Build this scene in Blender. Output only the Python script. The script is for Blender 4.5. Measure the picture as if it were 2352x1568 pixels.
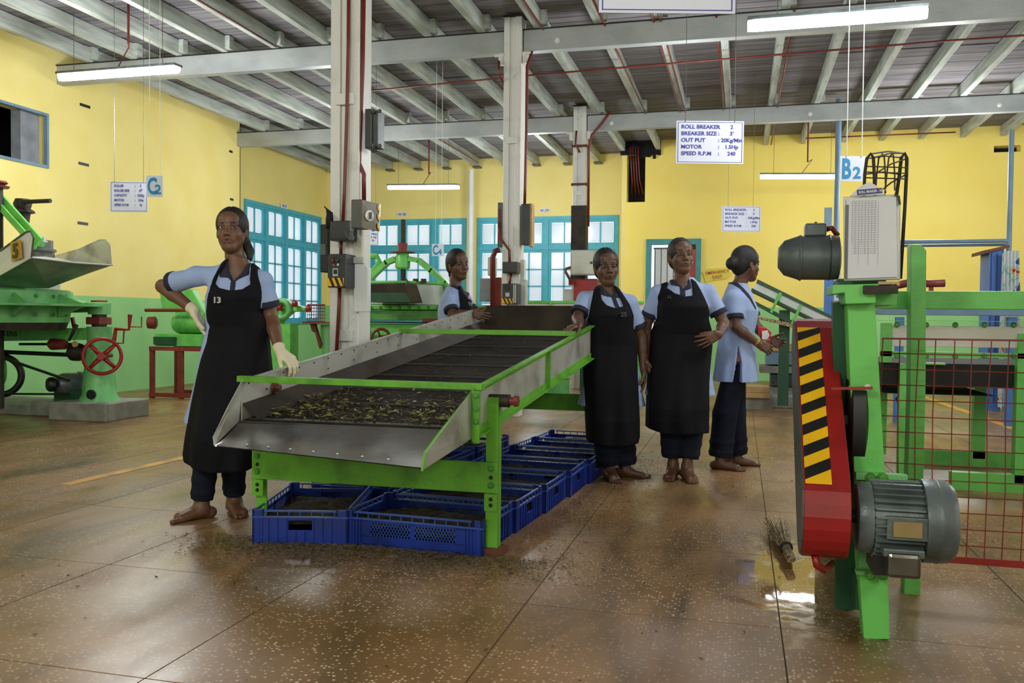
import bpy, bmesh, math, random
import numpy as np
from mathutils import Vector, Matrix
random.seed(7)
sc = bpy.context.scene
for o in list(bpy.data.objects): bpy.data.objects.remove(o)
C = sc.collection
# ---------------------------------------------------------------- camera
CAMH, YAW, PITCH, ROLL, FPX = 1.05, math.radians(14.65), math.radians(-1.51), math.radians(0.55), 2005.0
fw = Vector((-math.sin(YAW)*math.cos(PITCH), math.cos(YAW)*math.cos(PITCH), math.sin(PITCH)))
r0 = Vector((math.cos(YAW), math.sin(YAW), 0)); u0 = r0.cross(fw)
rt = r0*math.cos(ROLL)+u0*math.sin(ROLL); up = -r0*math.sin(ROLL)+u0*math.cos(ROLL)
CAMP = Vector((0, 0, CAMH))
cd = bpy.data.cameras.new('camera'); cam = bpy.data.objects.new('camera', cd); C.objects.link(cam)
cd.sensor_width = 36; cd.lens = FPX/2352*36; cd.clip_start = .05; cd.clip_end = 300
M = Matrix((rt, up, -fw)).transposed().to_4x4(); M.translation = CAMP
cam.matrix_world = M; sc.camera = cam
def ray(px, py): return fw + rt*((px-1176)/FPX) - up*((py-784)/FPX)
def PZ(px, py, z): return CAMP + ray(px, py)*z                 # at camera depth z
def Q(px, py, Y): d = ray(px, py); return CAMP + d*(Y/d.y)     # on the vertical plane y = Y
def QX(px, py, X): d = ray(px, py); return CAMP + d*(X/d.x)    # on the vertical plane x = X
def F(px, py, h=0.): d = ray(px, py); return CAMP + d*((h-CAMH)/d.z)
# ---------------------------------------------------------------- world, light, exposure
w = bpy.data.worlds.new('world'); sc.world = w; w.use_nodes = True
bg = w.node_tree.nodes['Background']; bg.inputs[0].default_value = (.93, .97, 1.0, 1); bg.inputs[1].default_value = 1.5
sc.view_settings.view_transform = 'Standard'; sc.view_settings.look = 'None'
sc.view_settings.exposure = 0.38; sc.view_settings.gamma = 1; sc.view_settings.use_curve_mapping = False
def lamp_and_fill_light(x, y, z, e):                                    # soft point light for the tube lamps and the added fill
    l = bpy.data.lights.new('lamp_and_fill_light', 'POINT'); l.shadow_soft_size = .3; l.energy = e; l.color = (.95, .98, 1)
    o = bpy.data.objects.new('lamp_and_fill_light', l); C.objects.link(o); o.location = (x, y, z)
for (x, y, e) in [(-5.8, 7.6, 110), (1.4, 5.6, 90), (-3.6, 14.6, 70), (2.6, 13.0, 105), (-1.8, -1.6, 210), (2.4, -1.8, 130), (4.6, 9.2, 105), (-5.9, 12.0, 60), (-.6, 9.6, 60), (6.0, 3.5, 60), (-5.2, 2.0, 50)]:  # lights away from the visible lamps are added fill with no fixture
    lamp_and_fill_light(x, y, 3.0, e)
# ---------------------------------------------------------------- helpers
def lin(c):
    c = c/255.; return c/12.92 if c <= .04045 else ((c+.055)/1.055)**2.4
def col(r, g, b): return (lin(r), lin(g), lin(b), 1)
MATS = {}
def mat(name, rgb, rough=.5, metal=0., var=.12, scale=6., bump=.0, bscale=60., rgb2=None, thr=(.35, .7), spec=.5, stretch=None):
    m = bpy.data.materials.new(name); m.use_nodes = True; nt = m.node_tree; N = nt.nodes; L = nt.links
    b = N['Principled BSDF']; b.inputs['Roughness'].default_value = rough; b.inputs['Metallic'].default_value = metal
    b.inputs['Specular IOR Level'].default_value = spec
    tc = N.new('ShaderNodeNewGeometry'); mp = N.new('ShaderNodeMapping'); L.new(tc.outputs['Position'], mp.inputs[0])
    if stretch: mp.inputs['Scale'].default_value = stretch
    n = N.new('ShaderNodeTexNoise'); n.inputs['Scale'].default_value = scale; n.inputs['Detail'].default_value = 6; L.new(mp.outputs[0], n.inputs[0])
    r = N.new('ShaderNodeMapRange'); r.inputs[1].default_value = thr[0]; r.inputs[2].default_value = thr[1]; L.new(n.outputs[0], r.inputs[0])
    mx = N.new('ShaderNodeMix'); mx.data_type = 'RGBA'
    c = col(*rgb); c2 = col(*rgb2) if rgb2 else tuple(x*(1-var*2) for x in c[:3])+(1,)
    mx.inputs[6].default_value = c; mx.inputs[7].default_value = c2; L.new(r.outputs[0], mx.inputs[0]); L.new(mx.outputs[2], b.inputs['Base Color'])
    if bump:
        n2 = N.new('ShaderNodeTexNoise'); n2.inputs['Scale'].default_value = bscale; n2.inputs['Detail'].default_value = 4; L.new(mp.outputs[0], n2.inputs[0])
        bp = N.new('ShaderNodeBump'); bp.inputs['Strength'].default_value = bump; bp.inputs['Distance'].default_value = .01
        L.new(n2.outputs[0], bp.inputs['Height']); L.new(bp.outputs[0], b.inputs['Normal'])
    MATS[name] = m; return m
def emis(name, rgb, e):
    m = bpy.data.materials.new(name); m.use_nodes = True; b = m.node_tree.nodes['Principled BSDF']
    b.inputs['Base Color'].default_value = col(*rgb); b.inputs['Emission Color'].default_value = col(*rgb); b.inputs['Emission Strength'].default_value = e
    MATS[name] = m; return m
ORG = {}
def _n(v): return Vector(v).normalized()
def basis(d):
    d = _n(d); a = Vector((0, 0, 1)) if abs(d.z) < .9 else Vector((1, 0, 0)); x = d.cross(a).normalized(); return x, d.cross(x), d
class MB:
    def __init__(s): s.v = []; s.f = []
    def poly(s, pts, faces):
        k = len(s.v); s.v += [tuple(p) for p in pts]; s.f += [tuple(i+k for i in f) for f in faces]; return s
    def box(s, a, b):
        x0, y0, z0 = (min(a[i], b[i]) for i in range(3)); x1, y1, z1 = (max(a[i], b[i]) for i in range(3))
        return s.poly([(x0,y0,z0),(x1,y0,z0),(x1,y1,z0),(x0,y1,z0),(x0,y0,z1),(x1,y0,z1),(x1,y1,z1),(x0,y1,z1)],
                      [(0,3,2,1),(4,5,6,7),(0,1,5,4),(1,2,6,5),(2,3,7,6),(3,0,4,7)])
    def bar(s, p, q, w_, h_, upv=(0, 0, 1)):                    # rectangular bar from p to q
        p, q = Vector(p), Vector(q); d = (q-p).normalized(); x = d.cross(Vector(upv))
        if x.length < 1e-4: x = d.cross(Vector((0, 1, 0)))
        x.normalize(); y = x.cross(d); P = []
        for e in (p, q):
            for (i, j) in ((-1,-1),(1,-1),(1,1),(-1,1)): P.append(e+x*i*w_/2+y*j*h_/2)
        return s.poly(P, [(0,1,2,3),(7,6,5,4),(0,4,5,1),(1,5,6,2),(2,6,7,3),(3,7,4,0)])
    def slab(s, pts, off):                                      # polygon of 3d points swept by a vector
        off = Vector(off); n = len(pts); P = [Vector(p) for p in pts]; P += [p+off for p in P[:n]]
        fs = [tuple(range(n)), tuple(reversed(range(n, 2*n)))]+[(i, n+i, n+(i+1) % n, (i+1) % n) for i in range(n)]
        return s.poly(P, fs)
    def lathe(s, prof, c, axis=(0, 0, 1), n=24):                # prof: (radius, distance along axis)
        x, y, d = basis(axis); c = Vector(c); P = []; m = len(prof)
        for (r, h) in prof:
            for i in range(n):
                a = 2*math.pi*i/n; P.append(c+d*h+(x*math.cos(a)+y*math.sin(a))*max(r, 1e-4))
        fs = [(j*n+i, j*n+(i+1) % n, (j+1)*n+(i+1) % n, (j+1)*n+i) for j in range(m-1) for i in range(n)]
        fs += [tuple(reversed(range(n))), tuple(range((m-1)*n, m*n))]
        return s.poly(P, fs)
    def cyl(s, p, q, r, n=16, r2=None):
        p, q = Vector(p), Vector(q); return s.lathe([(r, 0), (r if r2 is None else r2, (q-p).length)], p, q-p, n)
    def tube(s, pts, r, n=8, closed=False):
        pts = [Vector(p) for p in pts]; m = len(pts); P = []; px = None
        for i, p in enumerate(pts):
            a = pts[i-1] if (i > 0 or closed) else p; b = pts[(i+1) % m] if (i < m-1 or closed) else p
            d = (b-a).normalized()
            if px is None: x, y, _ = basis(d)
            else: x = (px-d*px.dot(d)).normalized(); y = d.cross(x)
            px = x; rr = r[i] if isinstance(r, (list, tuple)) else r
            for k in range(n):
                t = 2*math.pi*k/n; P.append(p+(x*math.cos(t)+y*math.sin(t))*rr)
        mm = m if closed else m-1
        fs = [(j*n+k, j*n+(k+1) % n, ((j+1) % m)*n+(k+1) % n, ((j+1) % m)*n+k) for j in range(mm) for k in range(n)]
        if not closed: fs += [tuple(reversed(range(n))), tuple(range((m-1)*n, m*n))]
        return s.poly(P, fs)
    def ring(s, c, axis, R, r, n=28, k=8):
        x, y, d = basis(axis); c = Vector(c)
        return s.tube([c+(x*math.cos(2*math.pi*i/n)+y*math.sin(2*math.pi*i/n))*R for i in range(n)], r, k, True)
    def build(s, name, m, parent=None, smooth=False, bevel=0., kind=None, label=None):
        o_ = ORG.get(parent.name, Vector((0, 0, 0))) if parent else Vector((0, 0, 0))
        me = bpy.data.meshes.new(name); me.from_pydata([tuple(Vector(v)-o_) for v in s.v], [], s.f)
        bm = bmesh.new(); bm.from_mesh(me); bmesh.ops.recalc_face_normals(bm, faces=bm.faces); bm.to_mesh(me); bm.free()
        me.materials.append(MATS[m] if isinstance(m, str) else m)
        if smooth: me.shade_smooth() if smooth is True else None
        if smooth == 'a':
            me.shade_smooth(); me.set_sharp_from_angle(angle=math.radians(40))
        o = bpy.data.objects.new(name, me); C.objects.link(o)
        if parent: o.parent = parent; ORG[o.name] = o_
        if bevel:
            b = o.modifiers.new('bevel', 'BEVEL'); b.width = bevel; b.segments = 2; b.limit_method = 'ANGLE'
        if kind: o['kind'] = kind
        if label: o['label'] = label
        return o
def thing(name, loc, label, cat, group=None):
    o = bpy.data.objects.new(name, None); C.objects.link(o); o.empty_display_size = .1
    o.location = loc; ORG[o.name] = Vector(loc); o['label'] = label; o['category'] = cat
    if group: o['group'] = group
    return o
def tag(o, label, cat, group=None):
    o['label'] = label; o['category'] = cat
    if group: o['group'] = group
    return o
def structure(o): o['kind'] = 'structure'; return o
def copy_tree(o, parent=None):
    c = o.copy(); C.objects.link(c)
    if parent: c.parent = parent
    for ch in list(o.children): copy_tree(ch, c)
    return c
def text(s, size, loc, m, parent, xdir=(1, 0, 0), updir=(0, 0, 1), name='lettering', align='LEFT', bold=.0, sx=1., thick=.0006):
    cu = bpy.data.curves.new(name, 'FONT'); cu.body = s; cu.size = size; cu.align_x = align; cu.extrude = thick; cu.offset = bold*size; cu.resolution_u = 3
    t = bpy.data.objects.new(name, cu); me = bpy.data.meshes.new_from_object(t); bpy.data.objects.remove(t); bpy.data.curves.remove(cu)
    x = _n(xdir); z = _n(updir); n = x.cross(z); o_ = ORG.get(parent.name, Vector((0, 0, 0)))
    for v in me.vertices: p = v.co.copy(); v.co = Vector(loc)+x*p.x*sx+z*p.y-n*0+n*p.z-o_ if False else Vector(loc)+x*p.x*sx+z*p.y+n*p.z-o_
    me.materials.append(MATS[m]); o = bpy.data.objects.new(name, me); C.objects.link(o); o.parent = parent; ORG[o.name] = o_; return o
def bolt(parent, p, axis, r=.009, h=.007, m='green_bolt', name='bolt'):
    p = Vector(p); a = _n(axis); b = MB(); b.lathe([(r*1.5, 0), (r*1.5, h*.25)], p, a, 12); b.lathe([(r, h*.25), (r, h), (r*.7, h*1.1)], p, a, 6)
    return b.build(name, m, parent)
# ---------------------------------------------------------------- materials
mat('silver', (222, 222, 219), .42, .12, .10, 5, .25, 90, rgb2=(176, 176, 176), thr=(.55, .9))
mat('silver_beam', (176, 180, 181), .45, .3, .10, 3, .15, 90, rgb2=(140, 146, 148), thr=(.45, .8), stretch=(.6, 1, 1))
mat('red_pipe', (118, 42, 36), .4, 0, .15, 8)
mat('purlin', (190, 196, 188), .7, 0, .2, 3, .3, 40, rgb2=(142, 148, 140), thr=(.4, .75), stretch=(6, .7, 6))
mat('board', (134, 130, 132), .8, 0, .3, 2.2, .5, 50, rgb2=(92, 88, 92), thr=(.35, .7), stretch=(.5, 7, 5))
mat('board2', (148, 144, 145), .8, 0, .3, 2.2, .5, 50, rgb2=(104, 98, 104), thr=(.35, .7), stretch=(.5, 7, 5))
mat('teal', (72, 178, 200), .5, 0, .1, 4)
mat('teal_dark', (70, 148, 150), .5, 0, .12, 4)
mat('green', (106, 192, 90), .38, 0, .16, 7, .08, 60, rgb2=(68, 150, 58), thr=(.45, .85))
mat('green_old', (104, 176, 48), .42, 0, .3, 6, .15, 60, rgb2=(58, 108, 28), thr=(.48, .8))
mat('crate_blue_lit', (52, 84, 170), .35, 0, .1, 5)  # crate blue lightened; sheen on rim and lattice put into the colour
mat('green_light', (112, 186, 112), .4, 0, .16, 5, .08, 60, rgb2=(62, 134, 66), thr=(.45, .8))
mat('green_bolt', (76, 150, 48), .4, 0, .2, 20)
mat('green_dark', (34, 84, 56), .5, 0, .16, 7)
mat('steel', (196, 196, 188), .34, .35, .2, 5, .05, 40, rgb2=(120, 112, 98), thr=(.5, .8))
mat('steel_dark', (120, 118, 116), .22, .9, .25, 4, .06, 30, rgb2=(70, 66, 60), thr=(.4, .8))
mat('zinc', (190, 194, 190), .45, .35, .1, 6, .05, 60)
mat('black', (22, 22, 24), .45, 0, .2, 10)
mat('black_soft', (30, 29, 30), .75, 0, .3, 10)
mat('grease', (52, 42, 34), .6, .1, .4, 8, .3, 50)
mat('mesh_dark', (30, 26, 23), .75, 0, .4, 5, .6, 350, rgb2=(58, 46, 34), thr=(.45, .75), spec=.2)
mat('brown_tray', (62, 52, 40), .55, .2, .3, 4, .1, 50, rgb2=(34, 28, 22), spec=.3)
mat('grey_box', (92, 94, 90), .42, .2, .12, 8)
mat('dark_box', (58, 60, 62), .38, .2, .12, 8)
mat('motor_grey', (104, 114, 114), .35, .2, .15, 9, .1, 80, rgb2=(70, 78, 78))
mat('motor_dark', (84, 92, 94), .4, .2, .15, 9, .1, 80)
mat('red', (150, 28, 28), .35, 0, .14, 5, .05, 60, rgb2=(108, 22, 24), thr=(.5, .8))
mat('red_dull', (140, 52, 44), .5, 0, .2, 7, rgb2=(96, 40, 36))
mat('hazard_yellow', (242, 186, 20), .45, 0, .06, 6)
mat('hazard_black', (26, 25, 24), .45, 0, .2, 8)
mat('white', (226, 230, 232), .5, 0, .05, 4)
mat('white_panel', (214, 214, 206), .55, 0, .1, 3, rgb2=(188, 186, 174))
mat('sign_white', (226, 230, 248), .5, 0, .02, 4)
mat('ink_blue', (64, 66, 160), .6, 0, .05, 4)
mat('ink_sky', (42, 150, 205), .6, 0, .05, 4)
mat('navy_tag', (48, 46, 120), .5, 0, .05, 4)
mat('paper', (206, 206, 212), .25, 0, .06, 3)
mat('grid_ink', (150, 152, 162), .5, 0, .05, 4)
mat('concrete', (150, 150, 140), .8, 0, .2, 8, .3, 60)
mat('blue_crate', (22, 52, 150), .35, 0, .12, 5, .05, 40, rgb2=(14, 34, 104))
mat('blue_paint', (70, 120, 200), .45, 0, .1, 5)
mat('blue_grey', (112, 142, 168), .5, 0, .1, 5)
mat('wood', (196, 160, 112), .6, 0, .15, 9)
mat('brown', (110, 60, 38), .6, 0, .15, 9)
mat('tea', (58, 50, 32), .8, 0, .4, 25, 1., 160, rgb2=(24, 20, 13), thr=(.35, .65), spec=.15)
mat('tea_sliver', (104, 92, 50), .7, 0, .4, 40, rgb2=(40, 34, 20), thr=(.4, .6))
mat('leaf', (132, 132, 66), .5, 0, .3, 30, rgb2=(84, 78, 40), thr=(.4, .6))
mat('straw', (190, 166, 124), .7, 0, .3, 60, rgb2=(96, 80, 56), thr=(.4, .6))
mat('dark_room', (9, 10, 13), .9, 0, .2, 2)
mat('grey_plaster', (150, 156, 164), .9, 0, .2, 4)
mat('ochre', (212, 160, 60), .5, 0, .1, 5)
mat('cord_white', (225, 228, 225), .5, 0, .05, 4)
mat('sign_yellow', (226, 208, 70), .5, 0, .05, 4)
mat('sign_red', (190, 80, 50), .5, 0, .05, 4)
mat('line_yellow', (222, 166, 60), .5, 0, .3, 5, rgb2=(150, 110, 58), thr=(.45, .7))
mat('pink', (214, 96, 110), .5, 0, .1, 5)
emis('tube_glow', (250, 252, 255), 14.0)
mat('steel_lip', (150, 148, 146), .24, .8, .2, 5, .05, 40, rgb2=(96, 92, 88), thr=(.4, .8))
mat('brass_plate', (150, 128, 84), .5, .2, .1, 20)
def glass_mat():
    m = bpy.data.materials.new('pane_glass'); m.use_nodes = True; nt = m.node_tree; N = nt.nodes; L = nt.links
    N.remove(N['Principled BSDF']); out = N['Material Output']
    t = N.new('ShaderNodeBsdfTranslucent'); t.inputs[0].default_value = (.93, .95, .95, 1)
    g = N.new('ShaderNodeBsdfGlossy'); g.inputs['Roughness'].default_value = .12
    mx = N.new('ShaderNodeMixShader'); mx.inputs[0].default_value = .07; L.new(t.outputs[0], mx.inputs[1]); L.new(g.outputs[0], mx.inputs[2])
    n = N.new('ShaderNodeTexNoise'); n.inputs['Scale'].default_value = 1.2; r = N.new('ShaderNodeMix'); r.data_type = 'RGBA'
    r.inputs[6].default_value = (.78, .81, .82, 1); r.inputs[7].default_value = (.58, .62, .64, 1)
    gm = N.new('ShaderNodeNewGeometry'); L.new(gm.outputs['Position'], n.inputs[0]); L.new(n.outputs[0], r.inputs[0]); L.new(r.outputs[2], t.inputs[0])
    L.new(mx.outputs[0], out.inputs[0]); MATS['pane_glass'] = m
glass_mat()
def wall_mat(name, yel, yel2, dado=1.29):
    m = mat(name, yel, .75, 0, .1, 1.6, .25, 45, rgb2=yel2, thr=(.35, .8)); nt = m.node_tree; N = nt.nodes; L = nt.links
    b = N['Principled BSDF']; src = b.inputs['Base Color'].links[0].from_socket
    g = N.new('ShaderNodeNewGeometry'); sx = N.new('ShaderNodeSeparateXYZ'); L.new(g.outputs['Position'], sx.inputs[0])
    c = N.new('ShaderNodeMath'); c.operation = 'LESS_THAN'; c.inputs[1].default_value = dado; L.new(sx.outputs[2], c.inputs[0])
    n = N.new('ShaderNodeTexNoise'); n.inputs['Scale'].default_value = 1.8; n.inputs['Detail'].default_value = 7
    mp = N.new('ShaderNodeMapping'); mp.inputs['Scale'].default_value = (1.5, 1.5, .7); L.new(g.outputs['Position'], mp.inputs[0]); L.new(mp.outputs[0], n.inputs[0])
    gm = N.new('ShaderNodeMix'); gm.data_type = 'RGBA'; gm.inputs[6].default_value = col(160, 216, 142); gm.inputs[7].default_value = col(136, 200, 126); L.new(n.outputs[0], gm.inputs[0])
    m2 = N.new('ShaderNodeMix'); m2.data_type = 'RGBA'; L.new(c.outputs[0], m2.inputs[0]); L.new(src, m2.inputs[6]); L.new(gm.outputs[2], m2.inputs[7])
    L.new(m2.outputs[2], b.inputs['Base Color']); return m
wall_mat('wall_yellow', (243, 226, 146), (236, 216, 126))
wall_mat('wall_yellow2', (250, 228, 122), (246, 220, 106))
def floor_mat():
    m = bpy.data.materials.new('terrazzo'); m.use_nodes = True; nt = m.node_tree; N = nt.nodes; L = nt.links; b = N['Principled BSDF']
    g = N.new('ShaderNodeNewGeometry'); P = g.outputs['Position']
    def noise(s, d=4, sc3=None, dist=0):
        n = N.new('ShaderNodeTexNoise'); n.inputs['Scale'].default_value = s; n.inputs['Detail'].default_value = d; n.inputs['Distortion'].default_value = dist
        if sc3: mp = N.new('ShaderNodeMapping'); mp.inputs['Scale'].default_value = sc3; L.new(P, mp.inputs[0]); L.new(mp.outputs[0], n.inputs[0])
        else: L.new(P, n.inputs[0])
        return n.outputs[0]
    def rng(s, a, b_, c=0, d=1):
        r = N.new('ShaderNodeMapRange'); r.inputs[1].default_value = a; r.inputs[2].default_value = b_; r.inputs[3].default_value = c; r.inputs[4].default_value = d; L.new(s, r.inputs[0]); return r.outputs[0]
    def mix(f, a, b_):
        x = N.new('ShaderNodeMix'); x.data_type = 'RGBA'; L.new(f, x.inputs[0])
        for i, c in ((6, a), (7, b_)):
            if isinstance(c, tuple): x.inputs[i].default_value = c
            else: L.new(c, x.inputs[i])
        return x.outputs[2]
    base = mix(rng(noise(.9, 6), .35, .68), col(158, 120, 80), col(116, 86, 50))
    base = mix(rng(noise(1.6, 5, (2.2, .6, 1), 1.0), .46, .78), base, col(88, 70, 40))      # dark scuffs
    v = N.new('ShaderNodeTexVoronoi'); v.inputs['Scale'].default_value = 75; L.new(P, v.inputs[0])
    vs = N.new('ShaderNodeSeparateColor'); L.new(v.outputs['Color'], vs.inputs[0])
    chip = N.new('ShaderNodeMath'); chip.operation = 'MULTIPLY'; L.new(rng(vs.outputs[0], .60, .68), chip.inputs[0]); L.new(rng(v.outputs['Distance'], .45, .25), chip.inputs[1])
    cm = N.new('ShaderNodeMath'); cm.operation = 'MULTIPLY'; L.new(chip.outputs[0], cm.inputs[0]); L.new(rng(noise(1.1, 3), .36, .62, .15, .85), cm.inputs[1])
    base = mix(cm.outputs[0], base, col(226, 204, 166))
    L.new(base, b.inputs['Base Color'])
    # puddle beside the right-hand machine
    pc = F(1830, 1330); d = N.new('ShaderNodeVectorMath'); d.operation = 'SUBTRACT'; L.new(P, d.inputs[0]); d.inputs[1].default_value = tuple(pc)
    sc_ = N.new('ShaderNodeVectorMath'); sc_.operation = 'MULTIPLY'; L.new(d.outputs[0], sc_.inputs[0]); sc_.inputs[1].default_value = (3.6, 1.5, 1)
    ln = N.new('ShaderNodeVectorMath'); ln.operation = 'LENGTH'; L.new(sc_.outputs[0], ln.inputs[0])
    ad = N.new('ShaderNodeMath'); ad.operation = 'ADD'; L.new(ln.outputs['Value'], ad.inputs[0]); L.new(rng(noise(7, 5), .3, .7, -.55, .55), ad.inputs[1])
    wet = rng(ad.outputs[0], .55, 1.0, 1, 0)
    r0_ = rng(noise(2.2, 5, (1.5, .7, 1)), .3, .7, .27, .5)
    rm = N.new('ShaderNodeMix'); L.new(wet, rm.inputs[0]); L.new(r0_, rm.inputs[2]); rm.inputs[3].default_value = .04; L.new(rm.outputs[0], b.inputs['Roughness'])
    b.inputs['Specular IOR Level'].default_value = .55
    bp = N.new('ShaderNodeBump'); bp.inputs['Strength'].default_value = .12; bp.inputs['Distance'].default_value = .004; L.new(noise(9, 5), bp.inputs['Height']); L.new(bp.outputs[0], b.inputs['Normal'])
    MATS['terrazzo'] = m
floor_mat()
mat('joint', (84, 64, 40), .7, 0, .2, 5)

mat('steel_green', (150, 168, 150), .4, .5, .2, 2, .05, 40, rgb2=(74, 104, 84), thr=(.4, .75))
mat('green_mid', (84, 150, 70), .5, 0, .2, 8, rgb2=(50, 100, 48), thr=(.45, .8))
def cloth_mat():
    m = mat('print_cloth', (196, 206, 212), .8, 0, .1, 9, 0); nt = m.node_tree; N = nt.nodes; L = nt.links; b = N['Principled BSDF']
    g = N.new('ShaderNodeNewGeometry'); n = N.new('ShaderNodeTexNoise'); n.inputs['Scale'].default_value = 5; L.new(g.outputs['Position'], n.inputs[0])
    r = N.new('ShaderNodeValToRGB'); r.color_ramp.interpolation = 'CONSTANT'; e = r.color_ramp.elements; e[0].position = 0; e[0].color = col(60, 110, 160); e[1].position = .4; e[1].color = col(206, 214, 216)
    for p, c in ((.56, (150, 190, 190)), (.6, (214, 210, 190)), (.66, (205, 60, 50)), (.72, (225, 225, 222))): x = e.new(p); x.color = col(*c)
    L.new(n.outputs[0], r.inputs[0]); L.new(r.outputs[0], b.inputs['Base Color'])
cloth_mat()
# ================================================================ SETTING
X0, YB, YR, ZC = -8.17, 17.0, 15.9, 4.27          # left wall, far wall (left bay), far wall (right), ceiling underside
fl = structure(MB().box((-9.2, -4, -.06), (9, 18, -.003)).build('floor', 'joint'))
g_ = .0025
for i in range(-10, 10):
    for j in range(0, 17):
        x, y = .15+.9*i, 1.2+.95*j
        if y > 4 and abs(x+.45+(y*.253)) > y*.75+1.4: continue
        if x > 6.5: continue
        MB().box((x+g_, y+g_, -.02), (x+.9-g_, y+.95-g_, 0)).build('slab', 'terrazzo', fl)
MB().box((-9.1, -4, -.02), (9, 1.2, 0)).build('slab', 'terrazzo', fl)
# walls with openings
def wall(name, A, B, holes, m, th=.25, z1=ZC+.25, z0=0.):
    A, B = Vector(A).to_3d(), Vector(B).to_3d(); d = B-A; Ln = d.length; d.normalize(); n = Vector((-d.y, d.x, 0))*th
    ss = sorted({0., Ln}|{h[0] for h in holes}|{h[1] for h in holes}); mb = MB()
    for s0, s1 in zip(ss[:-1], ss[1:]):
        zs = [z0]+sorted(sum([[h[2], h[3]] for h in holes if h[0] < (s0+s1)/2 < h[1]], []))+[z1]
        for a, b in zip(zs[::2], zs[1::2]):
            if b-a < 1e-4: continue
            mb.slab([A+d*s0+Vector((0,0,a)), A+d*s1+Vector((0,0,a)), A+d*s1+Vector((0,0,b)), A+d*s0+Vector((0,0,b))], n)
    return structure(mb.build(name, m))
oy1 = QX(108, 262, X0).y; oz1 = QX(108, 262, X0).z; oz0 = QX(108, 387, X0).z
wall('wall_left', (X0, -4), (X0, 13.1), [(4+oy1-2.2, 4+oy1, oz0, oz1)], 'wall_yellow')
XR = X0-.35
wy0, wy1 = QX(560, 462, XR).y, QX(736, 497, XR).y
wall('wall_left_recess', (XR, 13.1), (XR, YB+.1), [(wy0-13.1, wy1-13.1, .9, 3.12)], 'wall_yellow', th=.12)
structure(MB().box((XR, 13.1-.02, 0), (X0, 13.1, ZC+.2)).build('wall_left_return', 'wall_yellow'))
bx = [Q(p, 500, YB).x for p in (782, 1072, 1097, 1425)]
bx[3] = -2.32
wall('wall_back', (XR-.1, YB), (-2.1, YB), [(bx[0]-XR+.1, bx[1]-XR+.1, .9, 3.08), (bx[2]-XR+.1, bx[3]-XR+.1, .9, 3.08)], 'wall_yellow', th=.12)
structure(MB().box((-2.12, YR, 0), (-2.06, YB, ZC+.2)).build('wall_back_return', 'wall_yellow'))
d0, d1 = Q(1484, 600, YR).x, Q(1610, 600, YR).x
hx0, hx1 = Q(1440, 400, YR).x, Q(1482, 400, YR).x
hz0, hz1 = Q(1460, 464, YR).z, Q(1460, 352, YR).z
vx0, vx1 = Q(2283, 340, YR).x, Q(2345, 340, YR).x; vz0, vz1 = Q(2310, 349, YR).z, Q(2310, 334, YR).z
wall('wall_back_right', (-2.06, YR), (8.6, YR), [(d0+2.06, d1+2.06, 0, 2.5), (hx0+2.06, hx1+2.06, hz0, hz1), (vx0+2.06, vx1+2.06, vz0, vz1)], 'wall_yellow2')
wall('wall_rear', (8.6, -4), (-8.4, -4), [(2, 5, 1., 3.2), (7, 10, 1., 3.2), (12, 15, 1., 3.2)], 'wall_yellow2')
wall('wall_right', (8.6, YR), (8.6, -4), [(3, 6, 1., 3.), (8, 11, 1., 3.), (13, 16, 1, 3)], 'wall_yellow2')
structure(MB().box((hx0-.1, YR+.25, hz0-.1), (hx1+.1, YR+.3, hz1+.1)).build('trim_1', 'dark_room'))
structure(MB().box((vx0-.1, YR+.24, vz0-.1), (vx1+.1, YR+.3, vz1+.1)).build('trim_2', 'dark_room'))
# dark side room behind the high opening
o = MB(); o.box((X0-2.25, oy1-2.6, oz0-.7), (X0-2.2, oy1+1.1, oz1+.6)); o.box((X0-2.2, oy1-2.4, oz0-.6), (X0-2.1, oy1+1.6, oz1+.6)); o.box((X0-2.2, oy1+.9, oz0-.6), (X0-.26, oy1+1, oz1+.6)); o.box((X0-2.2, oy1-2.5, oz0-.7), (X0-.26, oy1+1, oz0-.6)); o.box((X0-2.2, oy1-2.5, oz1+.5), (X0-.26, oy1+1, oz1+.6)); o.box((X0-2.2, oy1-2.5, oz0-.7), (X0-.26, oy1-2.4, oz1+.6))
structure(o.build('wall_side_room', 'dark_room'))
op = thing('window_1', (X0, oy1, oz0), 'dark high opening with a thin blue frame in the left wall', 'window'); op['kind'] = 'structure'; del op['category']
m = MB(); t = .032
for (a, b) in (((oy1-2.2, oz0), (oy1, oz0+t)), ((oy1-2.2, oz1-t), (oy1, oz1)), ((oy1-t, oz0+t), (oy1, oz1-t)), ((oy1-2.2, oz0+t), (oy1-2.2+t, oz1-t))): m.box((X0-.02, a[0], a[1]), (X0+.03, b[0], b[1]))
m.build('frame', 'blue_grey', op)
MB().box((X0-.24, oy1-.30, oz0), (X0-.1, oy1-.02, oz1)).build('shutter', 'grey_plaster', op)
for (px, py) in ((195, 243), (192, 377), (190, 513), (530, 348), (532, 458)):
    c = QX(px, py, X0); s_ = .075 if px < 300 else .04
    b = MB().box((X0-.01, c.y-s_*1.2, c.z-.018), (X0+.006, c.y+s_*1.2, c.z+.018)).build('vent_slot', 'black'); tag(b, {195: 'upper dark slot in the left yellow wall', 192: 'middle dark slot in the left yellow wall', 190: 'lower dark slot in the left yellow wall', 530: 'small slot near the top of the left wall corner', 532: 'small slot at the left wall corner beside the window'}[px], 'vent')
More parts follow.
